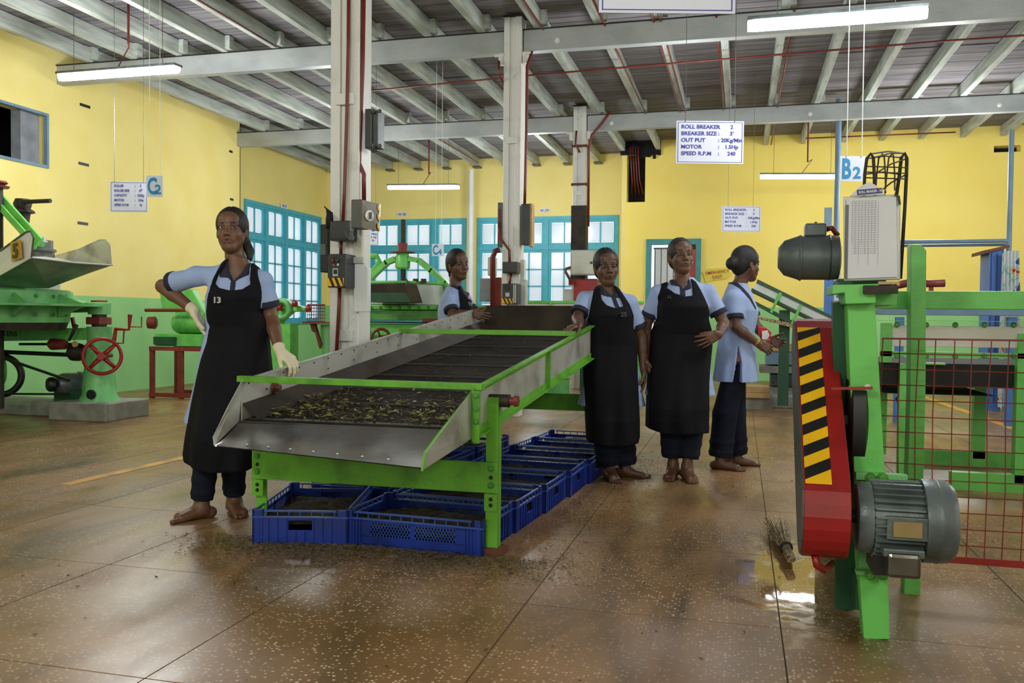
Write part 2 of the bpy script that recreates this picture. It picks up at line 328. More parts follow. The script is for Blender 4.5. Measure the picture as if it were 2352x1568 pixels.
# ceiling: boards across, purlins along
ce = structure(MB().box((-9.2, -4, ZC+.05), (9, 18, ZC+.12)).build('ceiling', 'board'))
y = 1.0; k = 0
while y < 16.9:
    wd = .165 if y < 12 else .3
    dz = random.uniform(0, .012)
    MB().box((-9.0, y+.004, ZC+dz), (8.9, y+wd-.004, ZC+.05)).build('plank', random.choice(['board', 'board', 'board2']), ce); y += wd; k += 1
PXS = [.39+.62*k for k in range(-15, 14)]
for x in PXS:
    jx = random.uniform(-.02, .02); ye = YB-.1 if x < -2.1 else YR-.02
    p = MB().box((x+jx-.04, 1.2, ZC-.17), (x+jx+.04, ye, ZC-.002)).build('purlin', 'purlin', ce, bevel=.004)
    for by in (9.08, 13.05):
        MB().box((x+jx+.04, by-.13, ZC-.15), (x+jx+.10, by-.04, ZC-.002)).build('cleat', 'purlin', p)
    if x < -2.1: MB().box((x+jx-.07, YB-.2, ZC-.2), (x+jx+.07, YB-.01, ZC-.17)).build('seat_plate', 'grey_box', p)
# main cross beams
ZB0, ZB1 = 3.87, 4.09
LB = {9.08: 'silver cross beam nearer the camera, carried by the middle column', 13.05: 'silver cross beam farther back, carried by the small column'}
for by in (9.08, 13.05):
    r = thing('roof_beam', (-2.37, by, ZB0), LB[by], 'beam', 'silver cross beams under the roof')
    for (xa, xb) in ((X0, -2.48), (-2.26, 8.6)):
        b = MB(); b.box((xa, by-.055, ZB0+.012), (xb, by-.045, ZB1-.012)); b.box((xa, by-.055, ZB0), (xb, by+.055, ZB0+.012)); b.box((xa, by-.055, ZB1-.012), (xb, by+.055, ZB1)); b.box((xa, by+.035, ZB0+.012), (xb, by+.045, ZB1-.012))
        b.build('beam_length', 'silver_beam', r)
    MB().box((X0, by-.07, ZB1), (8.6, by+.07, ZB1+.012)).build('packing_strip', 'black', r)
    for xx in (-1.9, .9, 3.3): bolt(r, (xx, by-.056, ZB0+.09), (0, -1, 0), .02, .02, 'silver')
# columns
def column(y, label, top, red=False):
    r = thing('steel_column', (-2.37, y, 0), label, 'column', 'silver steel columns in a row')
    x = -2.37; m = MB()
    m.box((x-.10, y-.09, 0), (x-.035, y+.09, top)); m.box((x+.025, y-.09, 0), (x+.095, y+.09, top)); m.box((x-.035, y-.075, 0), (x+.025, y+.08, top))
    m.build('shaft', 'silver', r, bevel=.006)
    MB().box((x-.11, y-.1, top-.02), (x+.105, y+.1, top)).build('cap_plate', 'black', r)
    for z in ((.9, 2.35, 3.2) if y < 6 else (1.0, 2.9)): MB().box((x-.06, y-.105, z), (x+.06, y-.088, z+.07)).build('batten', 'silver', r, bevel=.003)
    return r
col1 = column(5.05, 'nearest and widest silver steel column, carrying grey switch boxes', 4.25)
col2 = column(9.08, 'middle silver steel column with one small hazard striped box', 4.25)
col3 = column(13.05, 'farthest silver steel column with a brown patch beneath', 4.25)
for s in (-1, 1):
    for (cx, cy, c) in ((-2.37, 9.08, col2), (-2.37, 13.05, col3)):
        m = MB(); p = Vector((cx+s*.13, cy-.06, 3.86)); m.cyl(p, p+Vector((0, 0, -.12)), .035); m.cyl(p+Vector((-.03*s, -.02, -.02)), p+Vector((.07*s, -.02, -.02)), .02)
        m.build('clamp', 'silver', c)
MB().box((-2.485, 12.94, 1.6), (-2.26, 13.16, 2.75)).build('patch', 'grease', col3)
for z in (3.05, 3.62): MB().box((-2.49, 12.935, z), (-2.255, 13.0, z+.035)).build('strap', 'brown', col3)
def pipe(name, pts, r, label, parent=None):
    m = MB().tube(pts, r, 8); o = m.build(name, 'red_pipe', parent, smooth=True)
    if not parent: tag(o, label, 'pipe')
    return o
# conduits
pipe('conduit', [Q(801, -60, 4.95), Q(800, 100, 4.94), Q(797, 250, 4.94), Q(791, 440, 4.94), Q(787, 520, 4.94)], .011, 'thin red conduit running down the face of the nearest column')
pipe('conduit', [Q(836, -60, 4.98), Q(833, 150, 4.98), Q(826, 330, 4.98), Q(825, 375, 4.98), Q(836, 400, 4.98), Q(836, 460, 4.98)], .014, 'thick red conduit on the right edge of the nearest column')
pipe('conduit', [Q(784, 545, 4.93), Q(783, 585, 4.93)], .010, 'short red conduit between the two dark boxes of the nearest column')
pipe('conduit', [Q(780, 655, 4.93), Q(779, 700, 4.92), Q(773, 812, 4.92)], .012, 'red conduit below the hazard striped box on the nearest column')
pipe('conduit', [Q(1222, 118, 9.0), Q(1211, 150, 8.97), Q(1209, 300, 8.97), Q(1206, 430, 8.97), Q(1205, 470, 8.97)], .016, 'thick red conduit on the right of the middle column')
pipe('conduit', [Q(1146, 140, 8.9), Q(1146, 170, 8.9), Q(1158, 195, 9.03)], .014, 'short curved red conduit on the left of the middle column')
pipe('conduit', [Q(1146, 510, 8.93), Q(1148, 545, 8.93), Q(1170, 575, 8.93), Q(1172, 620, 8.93)], .014, 'bent red conduit above the grey switch on the middle column')
pipe('conduit', [Q(1174, 628, 8.93), Q(1170, 655, 8.93)], .014, 'red conduit stub between the two boxes of the middle column')
pipe('conduit', [Q(1402, 256, 12.9), Q(1385, 280, 12.9), Q(1360, 310, 12.9), Q(1352, 340, 12.9), Q(1351, 520, 12.9)], .02, 'bent red conduit running down the farthest column')
pipe('conduit', [Q(1324, 300, 12.9), Q(1322, 330, 12.9), Q(1332, 350, 12.9)], .014, 'short hooked red conduit on the left of the farthest column')
zc = ZC-.19
def cpipe(x, y0, y1, lab, r=.012, z=zc): pipe('ceiling_conduit', [(x, y0, z), (x, y1, z)], r, lab)
cpipe(-5.10, 2.5, 8.9, 'red conduit along a ceiling joist at the upper left')
cpipe(-2.05, 3.5, 9.0, 'red conduit above the middle column near the picture top')
cpipe(-1.40, 8.0, 13.0, 'red conduit beside the joist right of the middle column')
cpipe(-.90, 4.0, 15.8, 'red conduit pair member nearest the farthest column')
cpipe(-.83, 4.0, 15.8, 'red conduit pair member running down to the wall hole')
cpipe(-.28, 9.0, 15.7, 'red conduit along the joist behind the breaker sign')
cpipe(.46, 9.0, 15.7, 'red conduit along the joist left of the near lamp')
cpipe(-5.0, 13.2, 16.4, 'red conduit feeding the small far lamp')
pipe('ceiling_conduit', [(-5.2, 10.6, 3.98), (-2.5, 10.3, 3.98), (2, 10.0, 3.98), (7, 9.9, 3.98)], .011, 'long red conduit crossing below the joists between both beams')
pipe('ceiling_conduit', [(.98, 15.0, 4.02), (3.2, 15.0, 4.02)], .011, 'short red conduit near the right far wall top')
# ragged broken plaster above the hole
m = MB(); rg_ = random.Random(8)
for k in range(16): x = hx0-.12+k*.045; m.box((x, YR-.03, hz1-.03-rg_.uniform(0, .1)*(k > 5)), (x+.05, YR-.005, ZC))
tag(m.build('broken_plaster', 'dark_room'), 'dark ragged broken patch above the cable hole under the roof', 'wall damage')
h = thing('cable_bundle', ((hx0+hx1)/2, YR, hz0), 'bundle of red cables dropping into the dark wall hole', 'cables')
for k in range(4):
    xx = hx0+.07+k*.045
    MB().tube([(xx, YR-.10, hz1+.1), (xx+.01, YR-.05, hz1-.2), (xx+.02, YR+.06, hz0+.4), (xx+.025*k, YR+.16, hz0+.16)], .012, 6).build('cable', 'red_pipe', h, smooth=True)
# ---------------------------------------------------------------- windows
def window(name, A, d, bays, z0, zt, z1, rows, label, inward):
    """A: start on the wall plane, d: unit direction, bays: list of widths, inward: unit vector into the room"""
    A = Vector(A); d = Vector(d); n = Vector(inward); W = sum(bays); r = bpy.data.objects.new(name, None); C.objects.link(r); r.location = A; ORG[r.name] = A
    r['kind'] = 'structure'; r['label'] = label
    def bx_(mb, s0, s1, a, b, dep0=-.06, dep1=.03): mb.slab([A+d*s0+Vector((0,0,a))+n*dep0, A+d*s1+Vector((0,0,a))+n*dep0, A+d*s1+Vector((0,0,b))+n*dep0, A+d*s0+Vector((0,0,b))+n*dep0], n*(dep1-dep0))
    m = MB(); bx_(m, 0, W, z0, z0+.07); bx_(m, 0, W, z1-.07, z1); bx_(m, .06, W-.06, zt-.04, zt+.04, -.059, .029); bx_(m, 0, .06, z0+.07, z1-.07); bx_(m, W-.06, W, z0+.07, z1-.07)
    s = 0
    for b in bays[:-1]: s += b; bx_(m, s-.045, s+.045, z0+.07, z1-.07, -.0595, .035)
    m.build('frame', 'teal', r)
    s = 0
    for b in bays:
        for (za, zb, nr, nc) in ((z0+.07, zt-.04, rows, 2), (zt+.04, z1-.07, 1, 2)):
            a0, a1 = s+.045, s+b-.045; t = .055
            m = MB(); bx_(m, a0, a1, za, za+t, -.05, .01); bx_(m, a0, a1, zb-t, zb, -.05, .01); bx_(m, a0, a0+t, za+t, zb-t, -.05, .01); bx_(m, a1-t, a1, za+t, zb-t, -.05, .01)
            f = m.build('sash', 'teal', r)
            cw = (a1-a0-2*t)/nc; rh = (zb-za-2*t)/nr; m = MB()
            for i in range(1, nc): bx_(m, a0+t+cw*i-.011, a0+t+cw*i+.011, za+t, zb-t, -.035, 0)
            for j in range(1, nr): bx_(m, a0+t, a1-t, za+t+rh*j-.011, za+t+rh*j+.011, -.035, 0)
            m.build('glazing_bar', 'teal', f)
            for i in range(nc):
                for j in range(nr):
                    p = MB(); e = .011; bx_(p, a0+t+cw*i+e, a0+t+cw*(i+1)-e, za+t+rh*j+e, za+t+rh*(j+1)-e, -.022, -.018)
                    p.build('pane', 'pane_glass', f)
        s += b
    return r
window('window_2', (XR, wy0, 0), (0, 1, 0), [(wy1-wy0)/4]*4, .9, 2.47, 3.12, 4, 'teal window in the recess beyond the left wall corner', (1, 0, 0))
window('window_3', (bx[0], YB, 0), (1, 0, 0), [(bx[1]-bx[0])/4]*4, .9, 2.46, 3.08, 4, 'teal window left of the white downpipe in the far wall', (0, -1, 0))
window('window_4', (bx[2], YB, 0), (1, 0, 0), [(bx[3]-bx[2])/4]*4, .9, 2.46, 3.08, 4, 'teal window behind the two silver columns in the far wall', (0, -1, 0))
for (px, py, pl, s) in ((924, 492, YB-.02, 'W-38'), (1251, 483, YB-.02, 'W-39')):
    c = Q(px, py, pl); t = thing('number_plate', c, 'small white plate %s above a far window' % s, 'sign')
    MB().box(c+Vector((-.11, 0, -.04)), c+Vector((.11, .015, .04))).build('plate', 'white', t); text(s, .075, c+Vector((-.095, -.002, -.027)), 'ink_blue', t, bold=.02)
c = QX(654, 473, XR+.03); t = thing('number_plate', c, 'small white plate W-37 above the left recess window', 'sign')
MB().box(c+Vector((-.015, -.13, -.045)), c+Vector((0, .13, .045))).build('plate', 'white', t); text('W-37', .075, c+Vector((.002, -.1, -.027)), 'ink_blue', t, xdir=(0, 1, 0), bold=.02)
# downpipe and poles
pc = Q(1081, 600, 16.7); tag(MB().cyl((pc.x, pc.y, 0), (pc.x, pc.y, 4.0), .055).build('downpipe', 'white', smooth='a'), 'white vertical downpipe between the two far teal windows', 'pipe')
pc = Q(1922, 500, 13.2); tag(MB().cyl((pc.x, pc.y, 0), (pc.x, pc.y, 4.2), .04).build('support_pole', 'blue_grey', smooth='a'), 'thin blue pole behind the B2 sign', 'pole')
pc = Q(2319, 500, 12.0); pr = thing('pipe_rack', (pc.x, pc.y, 0), 'blue pole with a long horizontal rail at the far right', 'rack')
m = MB(); m.cyl((pc.x, pc.y, 0), (pc.x, pc.y, Q(2317, 298, 12.).z), .03); m.build('pole', 'blue_grey', pr, smooth='a')
pa = Q(1960, 557, 12.0); m = MB(); m.cyl((pa.x, 12, pa.z), (pc.x, 12, pa.z), .025); m.cyl((pa.x, 12.1, pa.z-.04), (pc.x, 12.1, pa.z-.04), .018); m.build('rail', 'blue_grey', pr, smooth='a')
# door opening
dr = bpy.data.objects.new('door_1', None); C.objects.link(dr); dr.location = (d0, YR, 0); ORG[dr.name] = Vector((d0, YR, 0)); dr['kind'] = 'structure'; dr['label'] = 'teal framed doorway in the right far wall'
m = MB(); m.box((d0, YR-.04, 0), (d0+.09, YR+.1, 2.4)); m.box((d1-.09, YR-.04, 0), (d1, YR+.1, 2.4)); m.box((d0, YR-.04, 2.4), (d1, YR+.1, 2.5)); m.build('frame', 'teal_dark', dr)
m = MB(); ya = YR+.12
for k in range(4): m.box((d0+.14+k*.11, ya, .2), (d0+.155+k*.11, ya+.02, 2.33))
for z in (.2, .9, 1.6, 2.33): m.box((d0+.12, ya, z), (d0+.5, ya+.02, z+.03))
m.build('grille', 'grey_box', dr)
pass
MB().box((d0+.13, ya+.025, .2), (d0+.5, ya+.03, 2.33)).build('pane', 'pane_glass', dr)
structure(MB().box((d0+.4, YR+.9, 0), (d1+1, YR+1.0, 3)).build('wall_beyond_door', 'brown'))
tag(MB().box((d0+.65, YR+.5, 0), (d0+.85, YR+.55, 2.35)).build('hanging_cloth', 'pink'), 'pink patterned cloth hanging inside the far doorway', 'cloth')
# ---------------------------------------------------------------- lamps
def lamp(A, B, label, w_=.1, drop=None):
    A, B = Vector(A), Vector(B); c = (A+B)/2; r = thing('tube_lamp', c, label, 'lamp', 'hanging white tube lamps'); d = (B-A).normalized(); s = d.cross(Vector((0, 0, 1)))
    def sec(e, k): return [e+s*w_*.5*k+Vector((0,0,.012)), e+s*w_*.42*k+Vector((0,0,-.025)), e+s*w_*.2*k+Vector((0,0,-.045)), e-s*w_*.2*k+Vector((0,0,-.045)), e-s*w_*.42*k+Vector((0,0,-.025)), e-s*w_*.5*k+Vector((0,0,.012))]
    P = sec(A, .45)+sec(A+d*.04, 1)+sec(B-d*.04, 1)+sec(B, .45); m = MB()
    m.poly(P, [tuple(range(6)), tuple(reversed(range(18, 24)))]+[(j*6+i, j*6+(i+1) % 6, (j+1)*6+(i+1) % 6, (j+1)*6+i) for j in range(3) for i in range(6)])
    m.build('diffuser', 'tube_glow', r)
    m = MB(); m.bar(A+Vector((0,0,.027)), B+Vector((0,0,.027)), w_*.95, .028); m.build('housing', 'motor_grey', r, bevel=.006)
    for e in (A+d*.2, B-d*.2): MB().tube([e+Vector((0,0,.04)), Vector((e.x, e.y, ZC-.02))], .003, 5).build('suspension_wire', 'grey_box', r)
    if drop: MB().tube([c+Vector((0, 0, .04)), c+d*.1+Vector((.05, 0, .25)), drop, Vector((drop[0], drop[1], ZC))], [.006, .006, .012, .014], 6).build('feed_conduit', 'red_pipe', r)
    return r
lamp(PZ(137, 176, 9.3), PZ(410, 156, 8.75), 'glowing tube lamp at the left, above the roller sign', .13, PZ(295, 100, 8.95))
lamp(PZ(1717, 57, 6.15), PZ(2130, 26, 5.85), 'glowing tube lamp nearest the camera at the upper right', .13)
lamp(PZ(892, 429, 15.5), PZ(1054, 428, 15.0), 'small glowing tube lamp between the near and middle columns', .13, PZ(985, 400, 15.2))
lamp(PZ(1746, 404, 13.6), PZ(1940, 404, 13.2), 'glowing tube lamp on the right partly behind the B2 sign', .12, PZ(1855, 372, 13.4))
# ---------------------------------------------------------------- hanging signs
def sign(tl, br, z, lines, label, yaw=0, cols=(.06, .62, .66), strings=((.2,), (.8,)), border=True, big=None, th=.004, fs=1.):
    a = PZ(tl[0], tl[1], z); b = PZ(br[0], br[1], z); W = (b-a).dot(r0); H = a.z-b.z
    X = Vector((math.cos(YAW+yaw), math.sin(YAW+yaw), 0)); W = W/math.cos(yaw); n = Vector((math.sin(YAW+yaw), -math.cos(YAW+yaw), 0))
    r = thing('hanging_sign', a, label, 'sign'); Z = Vector((0, 0, 1))
    def at(u, v, k=0): return a+X*W*u-Z*H*v+n*k
    MB().slab([at(0, 0), at(1, 0), at(1, 1), at(0, 1)], -n*th).build('board', 'sign_white', r)
    if border:
        m = MB(); e = .022; t = .008
        for (u0_, v0_, u1_, v1_) in ((e, e*1.4, 1-e, e*1.4+t*1.3), (e, 1-e*1.4-t*1.3, 1-e, 1-e*1.4), (e, e*1.4, e+t, 1-e*1.4), (1-e-t, e*1.4, 1-e, 1-e*1.4)):
            m.slab([at(u0_, v0_, .0015), at(u1_, v0_, .0015), at(u1_, v1_, .0015), at(u0_, v1_, .0015)], -n*.001)
        m.build('border', 'ink_blue', r)
    if lines:
        nl = len(lines)
        for i, L_ in enumerate(lines):
            vv = .2+i*.78/nl-.02; s = H*.125*fs
            text(L_[0], s, at(cols[0], vv, .001), 'ink_blue', r, xdir=X, bold=.03, sx=1.02*W/H/1.5)
            if L_[1]: text(L_[1], s, at(cols[1], vv, .001), 'ink_blue', r, xdir=X, bold=.03)
            text(L_[2], s, at(.82, vv, .001), 'ink_blue', r, xdir=X, bold=.03, sx=.98*W/H/1.5, align='CENTER')
    if big: text(big[0], H*1.08, at(.06, .86, .001), 'ink_sky', r, xdir=X, bold=.03, sx=.62); text(big[1], H*.62, at(.52, .86, .001), 'ink_sky', r, xdir=X, bold=.03)
    for s in strings: MB().tube([at(s[0], .03, .002), Vector((at(s[0], 0).x, at(s[0], 0).y, ZC))], .0022 if not big else .003, 5).build('string', 'cord_white' if big else 'grey_box', r)
    return r
sign((253, 416), (338, 487), 8.7, [('ROLLER', ':', '5'), ('ROLLER SIZE', ':', '47"'), ('CAPACITY', ':', '325Kg'), ('MOTOR', ':', '15Hp'), ('SPEED R.P.M', ':', '32')], 'white text board reading ROLLER 5, hanging at the left', 0, (.11, .66, .71), ((.12,), (.9,)), fs=.85)
sign((336, 403), (373, 452), 8.6, None, 'small white C2 sign beside the roller 5 board', 0, big=('C', '2'), strings=((.2,), (.85,)), border=False)
sign((1378, -175), (1690, 30), 3.3, None, 'large blank looking white board with blue border cut by the picture top', 0)
sign((1554, 277), (1708, 376), 6.5, [('ROLL BREAKER', ':', '2'), ('BREAKER SIZE', ':', "3'"), ('OUT PUT', ':', '20Kg/Min'), ('MOTOR', ':', '1.5Hp'), ('SPEED R.P.M', ':', '240')], 'white text board reading ROLL BREAKER 2, right of centre', 0, (.07, .62, .66), ((.13,), (.86,)))
sign((1659, 473), (1747, 533), 11.3, [('ROLL BREAKER', ':', '3'), ('BREAKER SIZE', ':', "3'"), ('OUT PUT', ':', '20Kg/Min'), ('MOTOR', ':', '1.5Hp'), ('SPEED R.P.M', ':', '240')], 'small white text board reading ROLL BREAKER 3, on the far right wall side', 0, (.07, .62, .66), ((.15,), (.8,)), fs=.95)
sign((1930, 358), (1987, 417), 5.5, None, 'white B2 sign hanging by two white cords', 0, big=('B', '2'), strings=((.25,), (.85,)), border=False)
sign((992, 560), (1019, 588), 11., None, 'tiny white C4 sign in front of the far window', 0, big=('C', '4'), strings=((.3,), (.8,)), border=False)
sign((800, 524), (869, 563), 10.5, [('ROLLER SIZE', ':', '38'), ('CAPACITY', '', '110Kg'), ('MOTOR', '', '15 Hp'), ('SPEED R.P.M', '', '32')], 'white text board half hidden behind the nearest column', 0, (-.03, .55, .62), ((.1,), (.9,)), fs=1.15)
# emergency exit arrow
c = Q(1612, 628, YR-.01); r = thing('exit_sign', c, 'tilted yellow EMERGENCY EXIT arrow on the right far wall', 'sign')
P = [Q(x, y_, YR-.01) for x, y_ in ((1614, 626), (1624, 618), (1668, 614), (1672, 622), (1680, 628), (1670, 640), (1632, 645), (1622, 650))]
MB().slab(P, (0, -.01, 0)).build('arrow_board', 'sign_yellow', r); xd = _n(Q(1670, 618, YR)-Q(1620, 624, YR))
text('EMERGENCY', .072, Q(1621, 631, YR)+Vector((0, -.03, 0)), 'sign_red', r, xdir=xd, updir=Vector((-xd.z, 0, xd.x)), bold=.01); text('EXIT', .085, Q(1637, 641, YR)+Vector((0, -.03, 0)), 'sign_red', r, xdir=xd, updir=Vector((-xd.z, 0, xd.x)), bold=.01)
c = Q(1902, 498, YR); tag(MB().box(c+Vector((-.06, -.01, -.16)), c+Vector((.06, 0, .16))).build('notice', 'blue_grey'), 'small pale blue notice on the right far wall', 'notice')
# yellow floor line
a, b = F(150, 1113), F(470, 1040); dd = _n(b-a); nn = Vector((-dd.y, dd.x, 0))*.045
tag(MB().slab([a-nn+Vector((0,0,.0005)), b-nn+Vector((0,0,.0005)), b+nn+Vector((0,0,.0005)), a+nn+Vector((0,0,.0005))], (0, 0, .0025)).build('floor_marking', 'line_yellow'), 'worn yellow line painted on the floor at the left', 'floor marking')
a, b = F(2105, 905), F(2330, 985); dd = _n(b-a); nn = Vector((-dd.y, dd.x, 0))*.05
tag(MB().slab([a-nn+Vector((0,0,.0005)), b-nn+Vector((0,0,.0005)), b+nn+Vector((0,0,.0005)), a+nn+Vector((0,0,.0005))], (0, 0, .0025)).build('floor_marking', 'line_yellow'), 'worn yellow line on the floor behind the mesh guard', 'floor marking')
# ================================================================ SWITCH GEAR ON COLUMNS
def pbox(mb, a, b, Y, dy):                                # box whose front face spans two pixels on plane Y
    p, q = Q(a[0], a[1], Y), Q(b[0], b[1], Y); mb.box((p.x, Y, p.z), (q.x, Y+dy, q.z)); return mb
def pslab(mb, pts, Y, dy): mb.slab([Q(x, y, Y) for x, y in pts], (0, dy, 0)); return mb
def hazard(parent, p0, p1, Y, n=5, lean=.5, name='hazard_stripe', my='hazard_yellow', mk='hazard_black'):
    a, b = Q(*p0, Y), Q(*p1, Y); x0, x1, z1, z0 = a.x, b.x, a.z, b.z; W = x1-x0; H = z1-z0
    MB().box((x0, Y-.002, z0), (x1, Y, z1)).build('hazard_panel', my, parent)
    for k in range(n):
        s = x0+W*(k+.45)/n-lean*H*.3; e = s+W*.5/n; P = []
        for (x, z) in ((s, z1), (e, z1), (e+lean*H, z0), (s+lean*H, z0)): P.append((min(max(x, x0), x1), Y-.003, z))
        if P[1][0]-P[0][0] > .001 or P[2][0]-P[3][0] > .001: MB().slab(P, (0, .001, 0)).build(name, mk, parent)
def switchbox(pa, pb, Y, dy, label, hz, m='grey_box', name='switch_box'):
    c = Q(pa[0], pa[1], Y); r = thing(name, c, label, 'switch box')
    pbox(MB(), pa, pb, Y, dy).build('case', m, r, bevel=.006)
    return r
Yc = 4.80
r = switchbox((752, 583), (795, 660), Yc, .14, 'dark starter box with two round buttons and hazard strip, on nearest column', 1, 'dark_box')
W = Q(773, 600, Yc)
MB().lathe([(.020, 0), (.022, .004)], Q(768, 598, Yc), (0, -1, 0), 16).build('button_plate', 'black', r)
MB().lathe([(.009, 0), (.009, .01)], Q(765, 598, Yc-.005), (0, -1, 0), 12).build('button', 'red', r)
MB().lathe([(.009, 0), (.009, .01)], Q(775, 598, Yc-.005), (0, -1, 0), 12).build('button', 'green_dark', r)
pbox(MB(), (764, 616), (776, 634), Yc-.002, .002).build('badge', 'zinc', r); pbox(MB(), (766, 619), (774, 629), Yc-.004, .002).build('badge_mark', 'black', r)
pbox(MB(), (764, 605), (768, 610), Yc-.002, .002).build('tag', 'pink', r); pbox(MB(), (774, 605), (778, 610), Yc-.002, .002).build('tag', 'white', r)
hazard(r, (752, 638), (790, 657), Yc-.001, 3, .45)
r = switchbox((757, 507), (802, 552), Yc+.02, .12, 'dark square connection box above the hazard striped starter', 0, 'dark_box')
pbox(MB(), (757, 546), (797, 551), Yc+.012, .01).build('lip', 'black', r)
for k in range(4): MB().ring(Q(800+k*2, 536+k*3, Yc+.0), (.3, -1, .3*k), .018, .003, 12, 5).build('wire_loop', 'motor_grey', r)
r = switchbox((806, 458), (832, 524), 4.78, .10, 'open-angled steel switch box with rotary handle and yellow stripe', 0, 'grey_box')
P = [Q(832, 459, 4.78), Q(872, 468, 4.9), Q(870, 529, 4.9), Q(832, 523, 4.78)]
MB().slab(P, (-.02, .06, 0)).build('door', 'steel_dark', r)
nd = (P[1]-P[0]).cross(Vector((0, 0, 1))).normalized(); cc = (P[0]*.62+P[1]*.38+P[2]*.0)+Vector((0, 0, -.085))
MB().lathe([(.032, 0), (.032, .008), (.024, .01)], cc, nd, 20).build('dial', 'silver', r, smooth='a'); MB().bar(cc+nd*.01+Vector((0, 0, .02)), cc+nd*.01+Vector((0, 0, -.02)), .012, .025, nd).build('handle', 'grey_box', r)
for k in range(3):
    u0_, u1_ = .86, 1.0; zt, zb = -.005-k*.055, -.035-k*.055; A_ = P[0]*(1-u0_)+P[1]*u0_+nd*.002; B_ = P[0]*(1-u1_)+P[1]*u1_+nd*.002
    MB().slab([A_+Vector((0,0,zt)), B_+Vector((0,0,zt-.02)), B_+Vector((0,0,zb-.02)), A_+Vector((0,0,zb))], nd*.001).build('stripe', 'hazard_yellow', r)
r = switchbox((735, 515), (752, 625), 5.0, .12, 'tall black switch cabinet on the left side of the nearest column', 0, 'black'); pbox(MB(), (736, 560), (748, 585), 4.99, .01).build('plate', 'grey_box', r)
t = thing('cloth_knot', Q(765, 500, 4.9), 'black rag tied around the nearest column beside the grey box', 'rag'); MB().tube([Q(749, 478, 4.86), Q(757, 490, 4.85), Q(757, 505, 4.85), Q(752, 525, 4.86)], [.004, .02, .024, .012], 8).build('knot', 'black_soft', t, smooth=True); MB().tube([Q(745, 474, 4.86), Q(753, 482, 4.86)], .004, 5).build('cord_end', 'black_soft', t)
r = thing('lamp_shade_box', Q(812, 600, 4.85), 'white vertical tube cover on the right of the nearest column', 'cover')
pslab(MB(), [(812, 602), (836, 604), (845, 615), (844, 716), (812, 716)], 4.92, .05).build('cover', 'white', r, bevel=.004); pbox(MB(), (811, 590), (833, 604), 4.9, .02).build('cap', 'zinc', r)
text('KNOT', .014, Q(814, 600, 4.895), 'ink_blue', r) if False else None
pbox(MB(), (813, 525), (830, 592), 4.93, .03).build('cover_top', 'white_panel', r)
# big dark lamp ballast box high on the column
r = thing('junction_box', Q(838, 250, 4.96), 'tall dark green box with bolts high on the nearest column', 'junction box')
pbox(MB(), (838, 250), (852, 340), 4.96, .13).build('case', 'dark_box', r, bevel=.004); pbox(MB(), (852, 254), (868, 337), 4.99, .10).build('door', 'motor_dark', r, bevel=.004)
for yy in (255, 335):
    for xx in (857, 872): bolt(r, Q(xx, yy, 4.97), (0, -1, 0), .009, .012, 'grey_box')
# middle column equipment
r = switchbox((1153, 651), (1188, 698), 8.84, .14, 'grey starter box with small hazard strip on the middle column', 1, 'dark_box'); hazard(r, (1153, 685), (1178, 697), 8.838, 3, .5)
MB().lathe([(.035, 0), (.035, .006)], Q(1166, 660, 8.84), (0, -1, 0), 14).build('button_plate', 'black', r); pbox(MB(), (1161, 672), (1170, 681), 8.836, .003).build('badge', 'zinc', r)
for xx in (1179, 1183): pbox(MB(), (xx, 653), (xx+2, 696), 8.83, .01).build('rib', 'zinc', r)
r = switchbox((1154, 601), (1188, 627), 8.84, .14, 'small dark connection box above the middle column starter', 0, 'dark_box'); pbox(MB(), (1155, 623), (1186, 626), 8.835, .01).build('lip', 'black', r)
r = switchbox((1197, 468), (1216, 562), 8.95, .14, 'narrow dark cabinet high on the right of the middle column', 0, 'dark_box'); pbox(MB(), (1216, 467), (1221, 566), 8.96, .12).build('door', 'wood', r)
r = switchbox((1143, 465), (1153, 566), 8.98, .14, 'narrow grey cabinet on the left edge of the middle column', 0, 'grey_box'); pbox(MB(), (1144, 480), (1148, 550), 8.97, .01).build('door', 'red_dull', r)
r = switchbox((1192, 642), (1207, 710), 9.0, .1, 'slim pale cabinet low on the right of the middle column', 0, 'zinc'); pbox(MB(), (1193, 596), (1203, 642), 9.02, .08).build('upper_cover', 'white_panel', r)
r = switchbox((1311, 574), (1366, 631), 12.6, .2, 'pale grey wall box in front of the farthest column', 0, 'zinc'); pbox(MB(), (1314, 577), (1363, 628), 12.59, .012).build('door', 'white_panel', r, bevel=.01); bolt(r, Q(1358, 603, 12.58), (0, -1, 0), .012, .02, 'dark_box', 'latch')
r = thing('pump_housing', Q(1340, 690, 12.5), 'red machine frame with a hand lever beneath the pale wall box', 'machine')
pbox(MB(), (1317, 640), (1372, 700), 12.5, .25).build('frame', 'red', r, bevel=.02); pbox(MB(), (1306, 643), (1320, 655), 12.45, .1).build('bracket', 'red', r)
MB().tube([Q(1314, 650, 12.4), Q(1299, 624, 12.4), Q(1300, 617, 12.4), Q(1311, 614, 12.4)], .02, 8).build('lever', 'brown', r, smooth=True); pbox(MB(), (1294, 664), (1317, 692), 12.6, .2).build('motor_box', 'zinc', r)
p = Q(1340, 700, 12.5); MB().box((p.x-.06, 12.6, 0), (p.x+.1, 12.7, p.z)).build('stand', 'green_dark', r)
